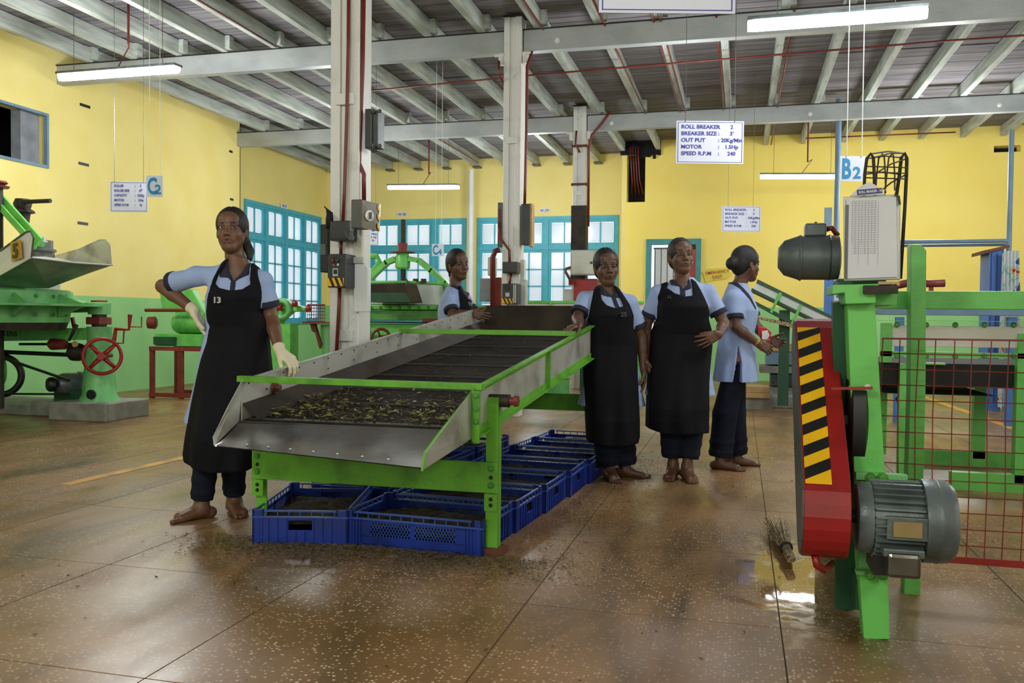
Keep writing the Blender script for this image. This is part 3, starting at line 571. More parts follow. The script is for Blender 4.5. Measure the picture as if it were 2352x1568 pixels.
# red machine left of middle column
r = thing('control_stand', Q(1140, 720, 9.3), 'red pipe control stand with grey boxes left of the middle column', 'control stand')
pbox(MB(), (1130, 637), (1150, 712), 9.3, .3).build('housing', 'red_dull', r); MB().tube([Q(1132, 710, 9.2), Q(1132, 590, 9.2), Q(1137, 577, 9.2), Q(1148, 573, 9.2)], .03, 10).build('pipe', 'red_pipe', r, smooth=True)
pbox(MB(), (1101, 639), (1130, 692), 9.4, .25).build('cabinet', 'grey_plaster', r, bevel=.01); pbox(MB(), (1120, 590), (1131, 633), 9.4, .2).build('upper_cabinet', 'white_panel', r, bevel=.01)
p = Q(1140, 712, 9.3); MB().box((p.x-.05, 9.35, 0), (p.x+.05, 9.55, p.z)).build('stand', 'red_dull', r)
# ================================================================ SIEVE MACHINE (roll breaker tray)
SY = 3.56
def S(x, y, z): return Vector((x+(y-SY)*.075, y, z))           # machine axis turns slightly right with depth
sl = math.tan(math.radians(7.1)); XL, XRr = -2.21, -1.10; YE = 6.62
def hb(y): return .570+sl*(y-SY)                                # mesh height
def ht(y): return .752+sl*(y-SY)                                # rim height
sv = thing('sieve_machine', (-1.65, 3.73, 0), 'long sloping stainless sieve tray on a green frame with a lip in front', 'machine')
# mesh deck
m = MB(); m.slab([S(XL, SY-.03, hb(SY-.03)), S(XRr, SY-.03, hb(SY-.03)), S(XRr, YE, hb(YE)), S(XL, YE, hb(YE))], (0, 0, -.012)); m.build('mesh_deck', 'mesh_dark', sv)
for k in range(9):
    y = SY+.02+k*.37; MB().slab([S(XL+.02, y, hb(y)+.001), S(XRr-.02, y, hb(y)+.001), S(XRr-.02, y+.022, hb(y+.022)+.001), S(XL+.02, y+.022, hb(y+.022)+.001)], (0, 0, .006)).build('deck_bar', 'steel_dark' if k == 0 else 'black', sv)
# side plates
def side(x, t, name):
    m = MB(); m.slab([S(x, SY, hb(SY)-.03), S(x, YE, hb(YE)-.03), S(x, YE, ht(YE)), S(x, SY, ht(SY))], (t, 0, 0)); return m.build(name, 'steel', sv)
side(XL, -.006, 'side_plate'); side(XRr, .006, 'side_plate')
MB().slab([S(XL, YE, hb(YE)-.03), S(XRr, YE, hb(YE)-.03), S(XRr, YE+.1, ht(YE)+.02), S(XL, YE+.1, ht(YE)+.02)], (0, .006, 0)).build('end_plate', 'brown_tray', sv)
for k in range(22):
    y = SY+.05+k*.14; m = MB()
    for zo in (-.02, -.075 if k % 2 else -.13): m.lathe([(.005, 0), (.004, .003)], S(XL, y, ht(y)+zo), (1, 0, 0), 8)
    m.build('rivet', 'black', sv)
# stained inner foot of the left plate
m = MB(); m.slab([S(XL+.003, SY+.0, hb(SY)+.075), S(XL+.003, YE, hb(YE)+.075), S(XL+.085, YE, hb(YE)+.004), S(XL+.085, SY, hb(SY)+.004)], (0, 0, .003)); m.build('side_fillet', 'brown_tray', sv)
# lip
tipL, tipR = Vector((-2.235, 3.38, .478)), Vector((-1.125, 3.0, .500))
inL, inR = S(XL, SY-.02, hb(SY)), S(XRr, SY-.02, hb(SY))
P = [inL.lerp(inR, u/14).lerp(tipL.lerp(tipR, u/14), v/10)+Vector((0, 0, -.012*math.sin(v/10*math.pi)+dz)) for dz in (0, -.004) for v in range(11) for u in range(15)]
fs = [(v*15+u, v*15+u+1, (v+1)*15+u+1, (v+1)*15+u) for v in range(10) for u in range(14)]; fs += [tuple(165+i for i in reversed(f)) for f in fs]
MB().poly(P, fs).build('lip', 'steel_lip', sv, smooth=True)
for k in range(7):
    p = tipL.lerp(tipR, .16+k*.115)+Vector((0, .035, .012)); MB().lathe([(.006, 0), (.004, .003)], p, (0, 0, 1), 8).build('rivet', 'white', sv)
MB().slab([inL, tipL, tipL+Vector((-.012, .01, .035)), S(XL, SY-.10, ht(SY)-.11), S(XL, SY, ht(SY))], (-.004, 0, 0)).build('lip_cheek', 'steel', sv)
MB().slab([inR+Vector((0, .02, -.03)), tipR+Vector((0, 0, -.01)), tipR+Vector((.012, .01, .055)), Vector((-1.11, 3.12, .60)), S(XRr, SY-.06, ht(SY)-.03), S(XRr, SY, ht(SY))], (.005, 0, 0)).build('lip_cheek', 'steel', sv)
MB().tube([S(XRr, SY, ht(SY)-.005), S(XRr, SY-.1, ht(SY)-.05), Vector((-1.107, 3.12, .60)), tipR+Vector((.012, .01, .055)), tipR+Vector((.005, 0, -.012))], .0055, 6).build('edge_trim', 'green_old', sv)
# green angle trims
R_ = XRr+.006
m = MB(); m.bar(S(R_+.012, SY, ht(SY)), S(R_+.012, YE, ht(YE)), .035, .008); m.bar(S(R_+.002, SY, ht(SY)-.013), S(R_+.002, YE, ht(YE)-.013), .006, .03); m.build('top_trim', 'green_old', sv)
m = MB(); m.bar(S(R_+.012, SY, hb(SY)-.028), S(R_+.012, YE, hb(YE)-.028), .035, .006); m.bar(S(R_+.004, SY, hb(SY)-.01), S(R_+.004, YE, hb(YE)-.01), .006, .03); m.build('bottom_trim', 'green_old', sv)
for y in (4.62, 5.75): MB().bar(S(R_+.006, y, hb(y)-.03), S(R_+.006, y, ht(y)), .035, .012, (0, 1, 0)).build('upright_trim', 'green_old', sv)
m = MB(); m.slab([S(R_, SY-.03, hb(SY)-.045), S(R_, SY+.05, hb(SY)-.04), S(R_, SY+.05, ht(SY)), S(R_, SY-.03, ht(SY))], (.008, 0, 0)); m.slab([S(R_+.008, SY-.035, hb(SY)-.05), S(R_+.035, SY-.035, hb(SY)-.05), S(R_+.035, SY-.035, ht(SY)-.01), S(R_+.008, SY-.035, ht(SY)-.01)], (0, .008, 0)); jp = m.build('joint_plate', 'green_old', sv)
for dz in (.03, .085, .14): bolt(sv, S(R_+.022, SY-.036, ht(SY)-dz), (0, -1, 0), .009, .01)
m = MB(); m.bar(S(XL-.005, SY, ht(SY)), S(XL-.005, YE, ht(YE)), .022, .006); m.build('rim', 'zinc', sv)
# straps
m = MB(); m.bar(S(XL-.03, SY+.02, ht(SY)+.008), S(XRr+.045, SY+.0, ht(SY)+.006), .04, .028); m.build('front_strap', 'green_old', sv, bevel=.002)
y = 5.2; m = MB(); m.bar(S(XL-.01, y, ht(y)+.008), S(XRr+.02, y-.02, ht(y)+.006), .04, .03); m.build('rear_strap', 'green_old', sv, bevel=.002)
bolt(sv, S(XL+.004, SY+.25, ht(SY)-.05), (1, 0, 0), .02, .03, 'brown')
# pivot and legs
def leg(x, y, h, outer):
    m = MB(); m.box((x-.028, y-.004, .0), (x+.028, y+.003, h)); m.box((x+.021*outer, y, .0), (x+.028*outer, y+.05, h)); return m.build('leg', 'green_old', sv)
leg(-1.058, 3.72, .70, 1); leg(-2.215, 3.74, .62, -1)
pv = Q(1150, 921, 3.72); m = MB(); m.cyl((pv.x-.06, 3.745, pv.z), (pv.x+.035, 3.745, pv.z), .029, 20); m.build('pivot_tube', 'grease', sv, smooth='a')
m = MB(); m.cyl((pv.x-.09, 3.745, pv.z), (pv.x+.06, 3.745, pv.z), .018, 16); m.cyl((pv.x+.055, 3.745, pv.z), (pv.x+.075, 3.745, pv.z), .024, 8); m.build('pivot_pin', 'red_dull', sv, smooth='a')
zt, zb = .412, .275
MB().box((-2.245, 3.700, zb), (-1.028, 3.712, zt)).build('cross_plate', 'green_old', sv, bevel=.002)
MB().box((-2.243, 3.70, .195), (-2.185, 3.708, .272)).build('gusset', 'green_old', sv); MB().box((-1.088, 3.70, .195), (-1.03, 3.708, .272)).build('gusset', 'green_old', sv)
for x in (-1.058, -2.215):
    for z, rr in ((.385, .011), (.345, .006), (.310, .011), (.248, .006), (.222, .006)): bolt(sv, (x, 3.70, z), (0, -1, 0), rr, .009, 'green_bolt' if rr > .01 else 'grease')
MB().box((-1.085, 3.69, 0), (-1.0, 3.78, .03)).build('foot_plate', 'brown', sv)
for x, o_ in ((-.87, 1), (-1.99, -1)):
    m = MB(); m.box((x-.03, 6.1, 0), (x+.03, 6.107, .86)); m.box((x+.023*o_, 6.1, 0), (x+.03*o_, 6.15, .86)); m.build('leg', 'green_old', sv)
MB().box((-2.02, 6.09, .40), (-.84, 6.1, .52)).build('cross_plate', 'green_old', sv)
# tea on the deck: slivers and torn leaves
rnd = random.Random(3); m = MB()
def sliver(m, c, L, W_, a, tilt, n=(0, 0, 1)):
    d = Vector((math.cos(a), math.sin(a), tilt)).normalized(); s_ = Vector((-math.sin(a), math.cos(a), rnd.uniform(-.4, .4))).normalized()*W_
    c = Vector(c); m.poly([c-d*L, c-d*L*.2+s_, c+d*L, c-d*L*.2-s_, c+Vector((0, 0, W_*.8))], [(0, 3, 4), (3, 2, 4), (2, 1, 4), (1, 0, 4), (0, 1, 2, 3)])
for i in range(2600):
    u = rnd.random(); y = SY+.03+abs(rnd.gauss(0, .36)) if i < 2100 else rnd.uniform(SY, 6.4)
    if y > 6.4: continue
    x = rnd.uniform(XL+.04, XRr-.03); den = .5+.5*math.sin(x*9+y*5)
    if rnd.random() > .35+.6*den: continue
    z = hb(y)+.006+(rnd.random()**2*.018 if y < SY+.5 else .002); sliver(m, S(x, y, z), rnd.uniform(.006, .022), rnd.uniform(.0012, .004), rnd.uniform(0, 6.3), rnd.uniform(-.35, .35)+sl)
m.build('tea_leaves', 'tea_sliver', sv, kind='stuff')
m = MB()
for i in range(260):
    y = SY+.04+abs(rnd.gauss(0, .28)); x = rnd.uniform(XL+.06, XRr-.04); sliver(m, S(x, y, hb(y)+rnd.uniform(.01, .03)), rnd.uniform(.012, .03), rnd.uniform(.003, .009), rnd.uniform(0, 6.3), rnd.uniform(-.4, .4))
m.build('broken_leaves', 'leaf', sv, kind='stuff')
# ================================================================ CRATES
def make_crate(label):
    L, W_, H, t = .335, .218, .158, .006; r = thing('plastic_crate', (0, 0, 0), label, 'crate', 'blue crates of rolled tea under the sieve'); hs = H-.035
    m = MB(); m.box((-L, -W_, .004), (L, W_, .012))
    for s in (-1, 1):
        m.box((-L, s*W_, .0), (L, s*(W_-t), .045)); m.box((-L, s*W_, hs-.015), (L, s*(W_-t), hs)); m.box((s*L, -W_, 0), (s*(L-t), W_, hs-.06)); m.box((s*L, -W_, hs-.015), (s*(L-t), W_, hs))
        for e in (-1, 1): m.box((s*L, e*W_, hs-.06), (s*(L-t), e*.055, hs-.015)); m.box((s*L*.62, e*W_, .04), (s*L, e*(W_-t), hs))
        m.box((-.012, s*W_, .04), (.012, s*(W_-t), hs))
    m.build('body', 'blue_crate', r)
    m = MB()
    for s in (-1, 1):
        m.box((-L-.006, s*(W_+.006), hs-.004), (L+.006, s*(W_-.004), hs+.003)); m.box((s*(L+.006), -W_, hs-.004), (s*(L-.004), W_, hs+.003))
        m.box((-L+.05, s*W_, H-.012), (L-.05, s*(W_-.008), H-.004)); m.box((s*L, -W_+.05, H-.012), (s*(L-.008), W_-.05, H-.004))
        for k in range(11): x = -L+.06+k*(2*L-.12)/10; m.box((x-.002, s*W_, hs), (x+.002, s*(W_-.006), H-.008))
        for k in range(7): y = -W_+.06+k*(2*W_-.12)/6; m.box((s*L, y-.002, hs), (s*(L-.006), y+.002, H-.008))
    m.build('rim', 'crate_blue_lit', r)
    for sx in (-1, 1):
        for sy in (-1, 1):
            m = MB(); m.box((sx*(L+.004), sy*(W_+.004), 0), (sx*(L-.035), sy*(W_-.008), H)); m.box((sx*(L+.004), sy*(W_+.004), 0), (sx*(L-.008), sy*(W_-.045), H)); m.build('corner_post', 'blue_crate', r, bevel=.002)
    m = MB()
    for s in (-1, 1):
        for k in range(8): x = -L+.03+k*.016 if k < 4 else L-.03-(k-4)*.016; m.box((x-.002, s*(W_+.006), 0), (x+.002, s*W_, hs))
        for k in range(10): y = -W_+.03+k*(2*W_-.06)/9; m.box((s*(L+.006), y-.002, 0), (s*L, y+.002, hs-.0)) if abs(y) > .05 else m.box((s*(L+.006), y-.002, 0), (s*L, y+.002, hs-.065))
    m.build('ribs', 'blue_crate', r, kind='stuff')
    m = MB(); z0_, z1_ = .045, hs-.015; h_ = z1_-z0_
    for s in (-1, 1):
        for (xa, xb) in ((-L*.62, -.012), (.012, L*.62)):
            n = 13; w = xb-xa
            for k in range(-int(n*.6), n):
                for dr_ in (1, -1):
                    p0 = xa+w*k/n; p1 = p0+h_*.6
                    lo, hi = max(p0, xa), min(p1, xb)
                    if hi-lo < .004: continue
                    za, zb_ = z0_+(lo-p0)/.6, z0_+(hi-p0)/.6
                    if dr_ < 0: za, zb_ = z0_+z1_-za, z0_+z1_-zb_
                    m.bar((lo, s*(W_-.003), za), (hi, s*(W_-.003), zb_), .003, .0025, (0, 1, 0))
    m.build('lattice', 'crate_blue_lit', r, kind='stuff')
    m = MB(); rr = random.Random(5); nx, ny = 26, 18; P = []
    for j in range(ny+1):
        for i in range(nx+1):
            u, v = i/nx*2-1, j/ny*2-1; e = max(abs(u), abs(v)); P.append((u*(L-.008), v*(W_-.008), .105-.025*e**4+rr.uniform(-.006, .006)+.012*math.sin(u*5)*math.cos(v*3)))
    m.poly(P, [(j*(nx+1)+i, j*(nx+1)+i+1, (j+1)*(nx+1)+i+1, (j+1)*(nx+1)+i) for j in range(ny) for i in range(nx)])
    for i in range(420): sliver(m, (rr.uniform(-L+.02, L-.02), rr.uniform(-W_+.02, W_-.02), .108+rr.uniform(0, .008)), rr.uniform(.006, .02), rr.uniform(.001, .0025), rr.uniform(0, 6.3), rr.uniform(-.3, .3))
    m.build('tea_heap', 'tea', r, kind='stuff')
    return r
cr0 = make_crate('blue crate facing front at the near right corner, beside the green leg')
labs = {'R': ['second blue crate back in the right hand row', 'third blue crate back in the right hand row', 'fourth blue crate back in the right hand row', 'fifth blue crate back in the right hand row', 'sixth blue crate back in the right hand row', 'last blue crate of the right hand row behind the second woman'],
        'L': ['blue crate end-on at the front left, nearest the first woman', 'blue crate end-on behind the front left one', 'third end-on blue crate in the left row', 'farthest end-on blue crate in the left row']}
cr0.location = (-1.41, 3.90, 0); cr0.rotation_euler.z = math.radians(-3)
for k in range(6):
    c = copy_tree(cr0); c.location = (-1.41+.043*(k+1), 3.90+.457*(k+1), 0); c.rotation_euler.z = math.radians(-4+rnd.uniform(-2, 2)); c['label'] = labs['R'][k]
for k in range(4):
    c = copy_tree(cr0); c.location = [(-2.035, 3.96, 0), (-2.06, 4.70, 0), (-2.0, 5.42, 0), (-1.95, 6.14, 0)][k]; c.rotation_euler.z = math.radians([104, 92, 87, 86][k]); c['label'] = labs['L'][k]
# tea dust on the floor round the crates
m = MB()
for i in range(9000):
    if i < 6200: t = rnd.random(); x = -2.35+1.5*t+rnd.gauss(0, .14); y = 3.66-abs(rnd.gauss(0, .17))+rnd.uniform(-.02, .05)
    else: x = -1.02+abs(rnd.gauss(0, .28)); y = rnd.uniform(3.3, 6.6); x += (y-3.7)*.07
    sliver(m, (x, y, .003+rnd.random()*.006), rnd.uniform(.003, .012), rnd.uniform(.001, .003), rnd.uniform(0, 6.3), rnd.uniform(-.2, .2))
for i in range(160): sliver(m, (rnd.uniform(-3, 1.2), rnd.uniform(2.2, 7), .003), rnd.uniform(.004, .014), rnd.uniform(.002, .005), rnd.uniform(0, 6.3), .1)
o = m.build('spilled_tea', 'tea_sliver', kind='stuff'); tag(o, 'spilled tea leaves scattered on the floor around the crates', 'tea leaves')
# ================================================================ RIGHT FRONT MACHINE
rb = thing('roll_breaker', (.45, 3.2, 0), 'green framed machine at the right with hazard striped belt guard, motor and mesh', 'machine')
Y1 = 3.08
pslab(MB(), [(1945, 672), (2008, 672), (2021, 880), (2033, 1095), (2044, 1468), (1984, 1468), (1972, 1300), (1962, 1095), (1953, 880)], Y1, .10).build('front_leg', 'green', rb, bevel=.003)
pslab(MB(), [(1912, 654), (2062, 650), (2062, 672), (2012, 674), (2012, 696), (1942, 698), (1940, 672), (1912, 676)], Y1-.06, .2).build('head_plate', 'green', rb, bevel=.003)
pbox(MB(), (1985, 655), (2063, 674), Y1-.09, .03).build('slide_rail', 'grease', rb); pbox(MB(), (2018, 646), (2066, 657), Y1-.06, .02).build('slide_block', 'wood', rb)
pbox(MB(), (2006, 668), (2700, 713), 3.74, .06).build('top_beam', 'green', rb, bevel=.003); pbox(MB(), (2004, 662), (2060, 700), 3.1, .62).build('tie_beam', 'green', rb)
m = MB(); pslab(m, [(2092, 561), (2116, 561), (2128, 575), (2126, 900), (2114, 1370), (2076, 1370), (2090, 900)], 3.63, .08); m.build('rear_post', 'green', rb, bevel=.003)
for x_ in (2098, 2108): pass
# two bolted cleats of the motor plate
for ya, yb in ((1085, 1108), (1310, 1330)):
    c_ = pbox(MB(), (1966, ya), (2098 if ya > 1200 else 2085, yb), Y1-.03, .03).build('motor_bracket', 'green_light', rb, bevel=.002)
    for xx in (1999, 2027): bolt(rb, Q(xx, (ya+yb)/2, Y1-.03), (0, -1, 0), .012, .014, 'green_bolt')
    pbox(MB(), (2003, ya+8), (2024, yb-7), Y1-.032, .003).build('slot', 'black', rb)
m = MB(); pslab(m, [(1972, 1230), (2005, 1230), (2005, 1300), (2070, 1300), (2070, 1230), (2100, 1230), (2100, 1300), (2100, 1302), (1972, 1302)], Y1-.035, .012); m.build('motor_plate', 'green_light', rb)
# lower motor, axis along x
def motor(parent, xa, xb, py, Y, r, m1, name, fins=True, domed=False):
    z = Q((xa+xb)/2, py, Y).z; x0 = Q(xa, py, Y).x; x1 = Q(xb, py, Y).x; W_ = x1-x0; mt = bpy.data.objects.new(name, None); C.objects.link(mt); mt.parent = parent; ORG[mt.name] = ORG[parent.name]
    ax = (1, 0, 0); c = Vector((x0, Y, z))
    if fins:
        MB().lathe([(r*.45, 0), (r*.80, .004), (r*.86, .02), (r*.86, W_*.16), (r*.80, W_*.17), (r*.80, W_*.68)], c, ax, 32).build('body', m1, mt, smooth='a')
        m = MB()
        for k in range(30):
            a = 2*math.pi*k/30
            if -2.2 < (a if a < math.pi else a-2*math.pi)+0 < -1.0 and False: continue
            d = Vector((0, math.cos(a), math.sin(a))); m.bar(c+d*r*.86+Vector((W_*.17, 0, 0)), c+d*r*.86+Vector((W_*.655, 0, 0)), .005, r*.16, d)
        m.build('cooling_fins', m1, mt)
        MB().lathe([(r*.86, W_*.665), (r*1.0, W_*.67), (r*1.0, W_*.80), (r*1.01, W_*.81), (r*1.01, W_*.82), (r*1.0, W_*.83), (r*.98, W_*.92), (r*.86, W_*.985), (r*.5, W_*1.0)], c, ax, 36).build('fan_cover', 'motor_grey', mt, smooth='a')
        MB().cyl(c+Vector((-.05, 0, 0)), c, r*.16).build('shaft', 'grease', mt)
    else:
        MB().lathe([(r*.45, 0), (r*.78, .02), (r*.95, .06), (r*1.0, W_*.34), (r*1.03, W_*.35), (r*1.03, W_*.37), (r*.98, W_*.38), (r*.99, W_*.8), (r*.97, W_*.97), (r*.6, W_)], c, ax, 36).build('body', m1, mt, smooth='a')
        MB().ring(c+Vector((W_*.82, 0, 0)), ax, r*.985, .003, 32, 6).build('seam', 'dark_box', mt)
    return mt, c, W_
mt, c, W_ = motor(rb, 1962, 2190, 1192, 2.93, .128, 'motor_grey', 'drive_motor')
MB().box((c.x+.095, c.y-.128, c.z-.028), (c.x+.175, c.y-.112, c.z+.018)).build('rating_plate', 'brass_plate', mt); MB().box((c.x+.078, c.y-.12, c.z-.04), (c.x+.195, c.y-.1, c.z+.03)).build('plate_seat', 'motor_grey', mt, bevel=.003)
MB().box((c.x+.075, c.y-.16, c.z-.145), (c.x+.17, c.y-.05, c.z-.07)).build('terminal_box', 'steel_dark', mt, bevel=.012); MB().box((c.x+.065, c.y-.15, c.z-.085), (c.x+.18, c.y-.06, c.z-.06)).build('terminal_lid', 'motor_grey', mt, bevel=.004)
MB().box((c.x+.05, c.y-.06, c.z-.165), (c.x+.16, c.y+.09, c.z-.10)).build('foot', 'black', mt)
mt, c, W_ = motor(rb, 1787, 1930, 592, 3.22, .078, 'motor_dark', 'upper_motor', fins=False)
MB().box((c.x+.088, c.y-.03, c.z+.073), (c.x+.158, c.y+.05, c.z+.118)).build('terminal_box', 'motor_dark', mt, bevel=.006); MB().lathe([(.006, 0), (.004, .008)], (c.x+.125, c.y+.01, c.z+.118), (0, 0, 1), 8).build('eye_bolt', 'dark_box', mt)
MB().tube([c+Vector((.158, .02, .10)), c+Vector((.18, .02, .105)), c+Vector((.2, .03, .08))], .01, 8).build('cable', 'red_pipe', mt, smooth=True)
pbox(MB(), (1928, 640), (2035, 656), 3.12, .16).build('motor_base', 'green_dark', rb)
# belt guard: stadium in the yz plane, swept in x
gx0, gx1 = .198, .335; b0 = Vector((0, 2.955, .452)); b1 = Vector((0, 3.45, .945)); rb0, rb1 = .155, .115
ax_ = (b1-b0).normalized(); pz = Vector((0, -ax_.z, ax_.y)); prof = []
for k in range(13): a = math.pi/2+math.pi*k/12; prof.append(b0+(ax_*math.cos(a)+pz*math.sin(a))*rb0)
for k in range(9): a = -math.pi/2+math.pi*k/8; prof.append(b1+(ax_*math.cos(a)+pz*math.sin(a))*rb1)
MB().slab([p+Vector((gx0, 0, 0)) for p in prof], (gx1-gx0, 0, 0)).build('belt_guard', 'red', rb, bevel=.003)
MB().slab([Vector((gx0-.004, 0, 0))+(b0 if k < 13 else b1)+(p-(b0 if k < 13 else b1))*.97 for k, p in enumerate(prof)], (.004, 0, 0)).build('guard_backplate', 'motor_dark', rb)
e0, e1 = prof[0]+(prof[-1]-prof[0])*.0, prof[-1]; nrm = pz; Ld = (e1-e0).length; dd_ = (e1-e0).normalized(); sx0, sx1 = gx0+.004, gx0+.082
def onp(u, s_, k): return Vector((sx0+(sx1-sx0)*u, 0, 0))+e0+dd_*s_+nrm*k
bg_ = MB().slab([onp(0, -.02, .001), onp(1, -.02, .001), onp(1, Ld, .001), onp(0, Ld, .001)], nrm*.001).build('hazard_panel', 'hazard_yellow', rb)
nb = 8; pit = (Ld+.02)/nb
for k in range(nb):
    s0 = -.05+pit*(k+.5)+.0; s1 = s0+pit*.5; sk = .045; P = [(0, s0), (1, s0+sk), (1, s1+sk), (0, s1)]
    P = [(u, min(max(s_, -.02), Ld)) for u, s_ in P]; MB().slab([onp(u, s_, .0025) for u, s_ in P], nrm*.001).build('hazard_stripe', 'hazard_black', rb)
MB().tube([Q(1872, 1276, 2.9), Q(1876, 1298, 2.9), Q(1893, 1308, 2.93), Q(1912, 1292, 3.0)], .012, 8).build('drain_hook', 'red', rb, smooth=True)
# flywheel and side frame behind the guard
MB().lathe([(.05, -.03), (.34, -.03), (.36, -.02), (.36, .02), (.34, .03), (.05, .03)], (.385, 3.42, .72), (1, 0, 0), 48).build('flywheel', 'black', rb, smooth='a')
for k in range(4):
    a = k*math.pi/4; d = Vector((0, math.cos(a), math.sin(a))); MB().bar(Vector((.35, 3.42, .72))-d*.3, Vector((.35, 3.42, .72))+d*.3, .03, .02, (1, 0, 0)).build('spoke', 'black', rb)
m = MB(); m.bar((.355, 3.2, 1.12), (.40, 3.35, .02), .06, .10, (1, 0, 0)); m.bar((.40, 4.3, 1.0), (.40, 4.3, .0), .08, .08); m.bar((.42, 3.15, .12), (.42, 4.3, .12), .05, .1); m.build('side_frame', 'green_dark', rb)
MB().bar(Q(1910, 892, 3.02), Q(2003, 890, 3.02), .02, .008).build('guard_tab', 'red', rb); bolt(rb, Q(1992, 889, 3.02), (0, -1, 0), .007, .008, 'zinc'); pbox(MB(), (1950, 886), (2006, 897), 3.03, .01).build('tab_plate', 'green', rb)
# clipboard and tag
r = thing('clipboard', Q(2000, 640, 3.0), 'white chart board with grid paper standing on the green machine head', 'board')
P = [Q(x, y_, 3.02) for x, y_ in ((1936, 452), (2060, 446), (2068, 456), (2067, 642), (1938, 645))]
MB().slab(P, (.006, .03, 0)).build('case', 'zinc', r, bevel=.003)
MB().slab([Q(x, y_, 3.015) for x, y_ in ((1944, 457), (2058, 452), (2061, 636), (1944, 640))], (0, -.003, 0)).build('paper', 'paper', r)
m = MB()
for k in range(9): xa = 1956+k*7.5; m.bar(Q(xa+2, 462, 3.0105), Q(xa, 560+(k % 3)*24, 3.0105), .0006, .0006)
for k in range(24): ya = 462+k*5.2; m.bar(Q(1957, ya, 3.0105), Q(2014, ya-1.5, 3.0105), .0006, .0006)
m.build('grid_lines', 'grid_ink', r)
m = MB(); m.slab([Q(x, y_, 3.01) for x, y_ in ((2054, 445), (2066, 450), (2069, 470), (2064, 470), (2061, 453), (2054, 449))], (0, -.006, 0)); m.build('corner_clip', 'black', r)
pbox(MB(), (1943, 470), (1946, 640), 3.008, .006).build('spring_bar', 'grey_box', r)
t = thing('machine_tag', Q(1968, 447, 3.0), 'small navy tag reading ROLL BRAKER - NO 1 above the chart board', 'sign')
P = [Q(x, y_, 3.0) for x, y_ in ((1968, 436), (2026, 431), (2027, 443), (1969, 448))]; MB().slab(P, (0, .004, 0)).build('plate', 'navy_tag', t); xd = _n(P[1]-P[0])
text('ROLL BRAKER - NO 1', .0112, P[3]+xd*.004+Vector((0, -.001, .0045)), 'white', t, xdir=xd, updir=Vector((-xd.z, 0, xd.x)), bold=.02, sx=.78)
t = thing('dust_shade', Q(2000, 440, 3.1), 'crumpled clear plastic sheet behind the chart board top', 'plastic sheet'); MB().slab([Q(x, y_, 3.12) for x, y_ in ((1952, 450), (1975, 428), (1996, 418), (2010, 424), (2034, 446))], (0, .01, 0)).build('sheet', 'paper', t)
# wire cage
cg = thing('belt_cage', Q(2040, 600, 3.3), 'tall arched black wire cage rising behind the chart board', 'wire cage')
def arch(Y, xo): return [Q(x+xo, y_, Y) for x, y_ in ((1992, 640), (1985, 470), (1984, 400), (1990, 365), (2002, 356), (2012, 362))]
fr = [Q(x, y_, 3.35) for x, y_ in ((1984, 470), (1986, 400), (1991, 364), (2000, 353), (2006, 362), (2008, 400), (2009, 450))]
bk = [Q(x, y_, 3.65) for x, y_ in ((2045, 640), (2056, 470), (2066, 400), (2070, 362), (2078, 352), (2083, 364), (2082, 400), (2078, 480), (2068, 640))]
MB().tube(fr, .006, 6).build('front_hoop', 'grease', cg, smooth=True); MB().tube(bk, .007, 6).build('rear_hoop', 'grease', cg, smooth=True)
m = MB()
for (a, b) in ((fr[3], bk[4]), (fr[2], bk[3]), (fr[1], bk[2]), (fr[0], bk[1]), (fr[5], bk[5]), (fr[4], bk[4]), (fr[6], bk[6])): m.tube([a, a.lerp(b, .5)+Vector((0, 0, .008)), b], .003, 5)
for t_ in (.33, .62):
    m.tube([a_.lerp(b_, t_) for a_, b_ in ((fr[0], bk[1]), (fr[1], bk[2]), (fr[2], bk[3]), (fr[3], bk[4]), (fr[4], bk[4]), (fr[5], bk[6]), (fr[6], bk[6]+Vector((0,0,-.05))))], .003, 5)
for zz in (382, 395, 408): m.tube([Q(1988, zz, 3.4), Q(2082, zz+3, 3.6)], .0025, 5)
m.build('cage_wires', 'grease', cg)
# mesh guard
gd = thing('mesh_guard', (.6, 3.5, .15), 'red wire mesh guard panel between the green posts on the right', 'guard'); Yg = 3.5
pbox(MB(), (2026, 775), (2700, 789), Yg, .006).build('top_bar', 'red_dull', gd)
a, b = Q(2098, 1278, Yg), Q(2700, 1326, Yg); m = MB(); m.bar(a, (b.x, Yg, a.z), .006, .024); m.bar(a+Vector((0, .03, -.012)), (b.x, Yg+.03, a.z-.012), .05, .006); m.build('bottom_bar', 'red', gd)
zt_ = Q(2100, 780, Yg).z; zb_ = a.z; xs0 = Q(2029, 790, Yg).x; k = 0; dx = .0605; rg = random.Random(4)
while xs0+k*dx < 2.3:
    x = xs0+k*dx; jj = lambda: rg.uniform(-.003, .003)
    MB().tube([(x+jj(), Yg+.004, zt_), (x+jj()-.004, Yg+.006, zt_*.66+zb_*.34), (x+jj()-.002, Yg+.001, zt_*.33+zb_*.67), (x+jj()-.006, Yg+.004, zb_)], .0021, 5).build('wire', 'red_dull', gd); k += 1
z = zt_-.052; k = 0
while z > zb_+.01:
    MB().tube([(xs0-.01, Yg+.009, z), (xs0+.5, Yg+.007, z+rg.uniform(-.004, .004)), (xs0+1.1, Yg+.009, z+rg.uniform(-.004, .004)), (2.3, Yg+.009, z)], .0021, 5).build('wire', 'red_dull', gd); z -= .0585; k += 1
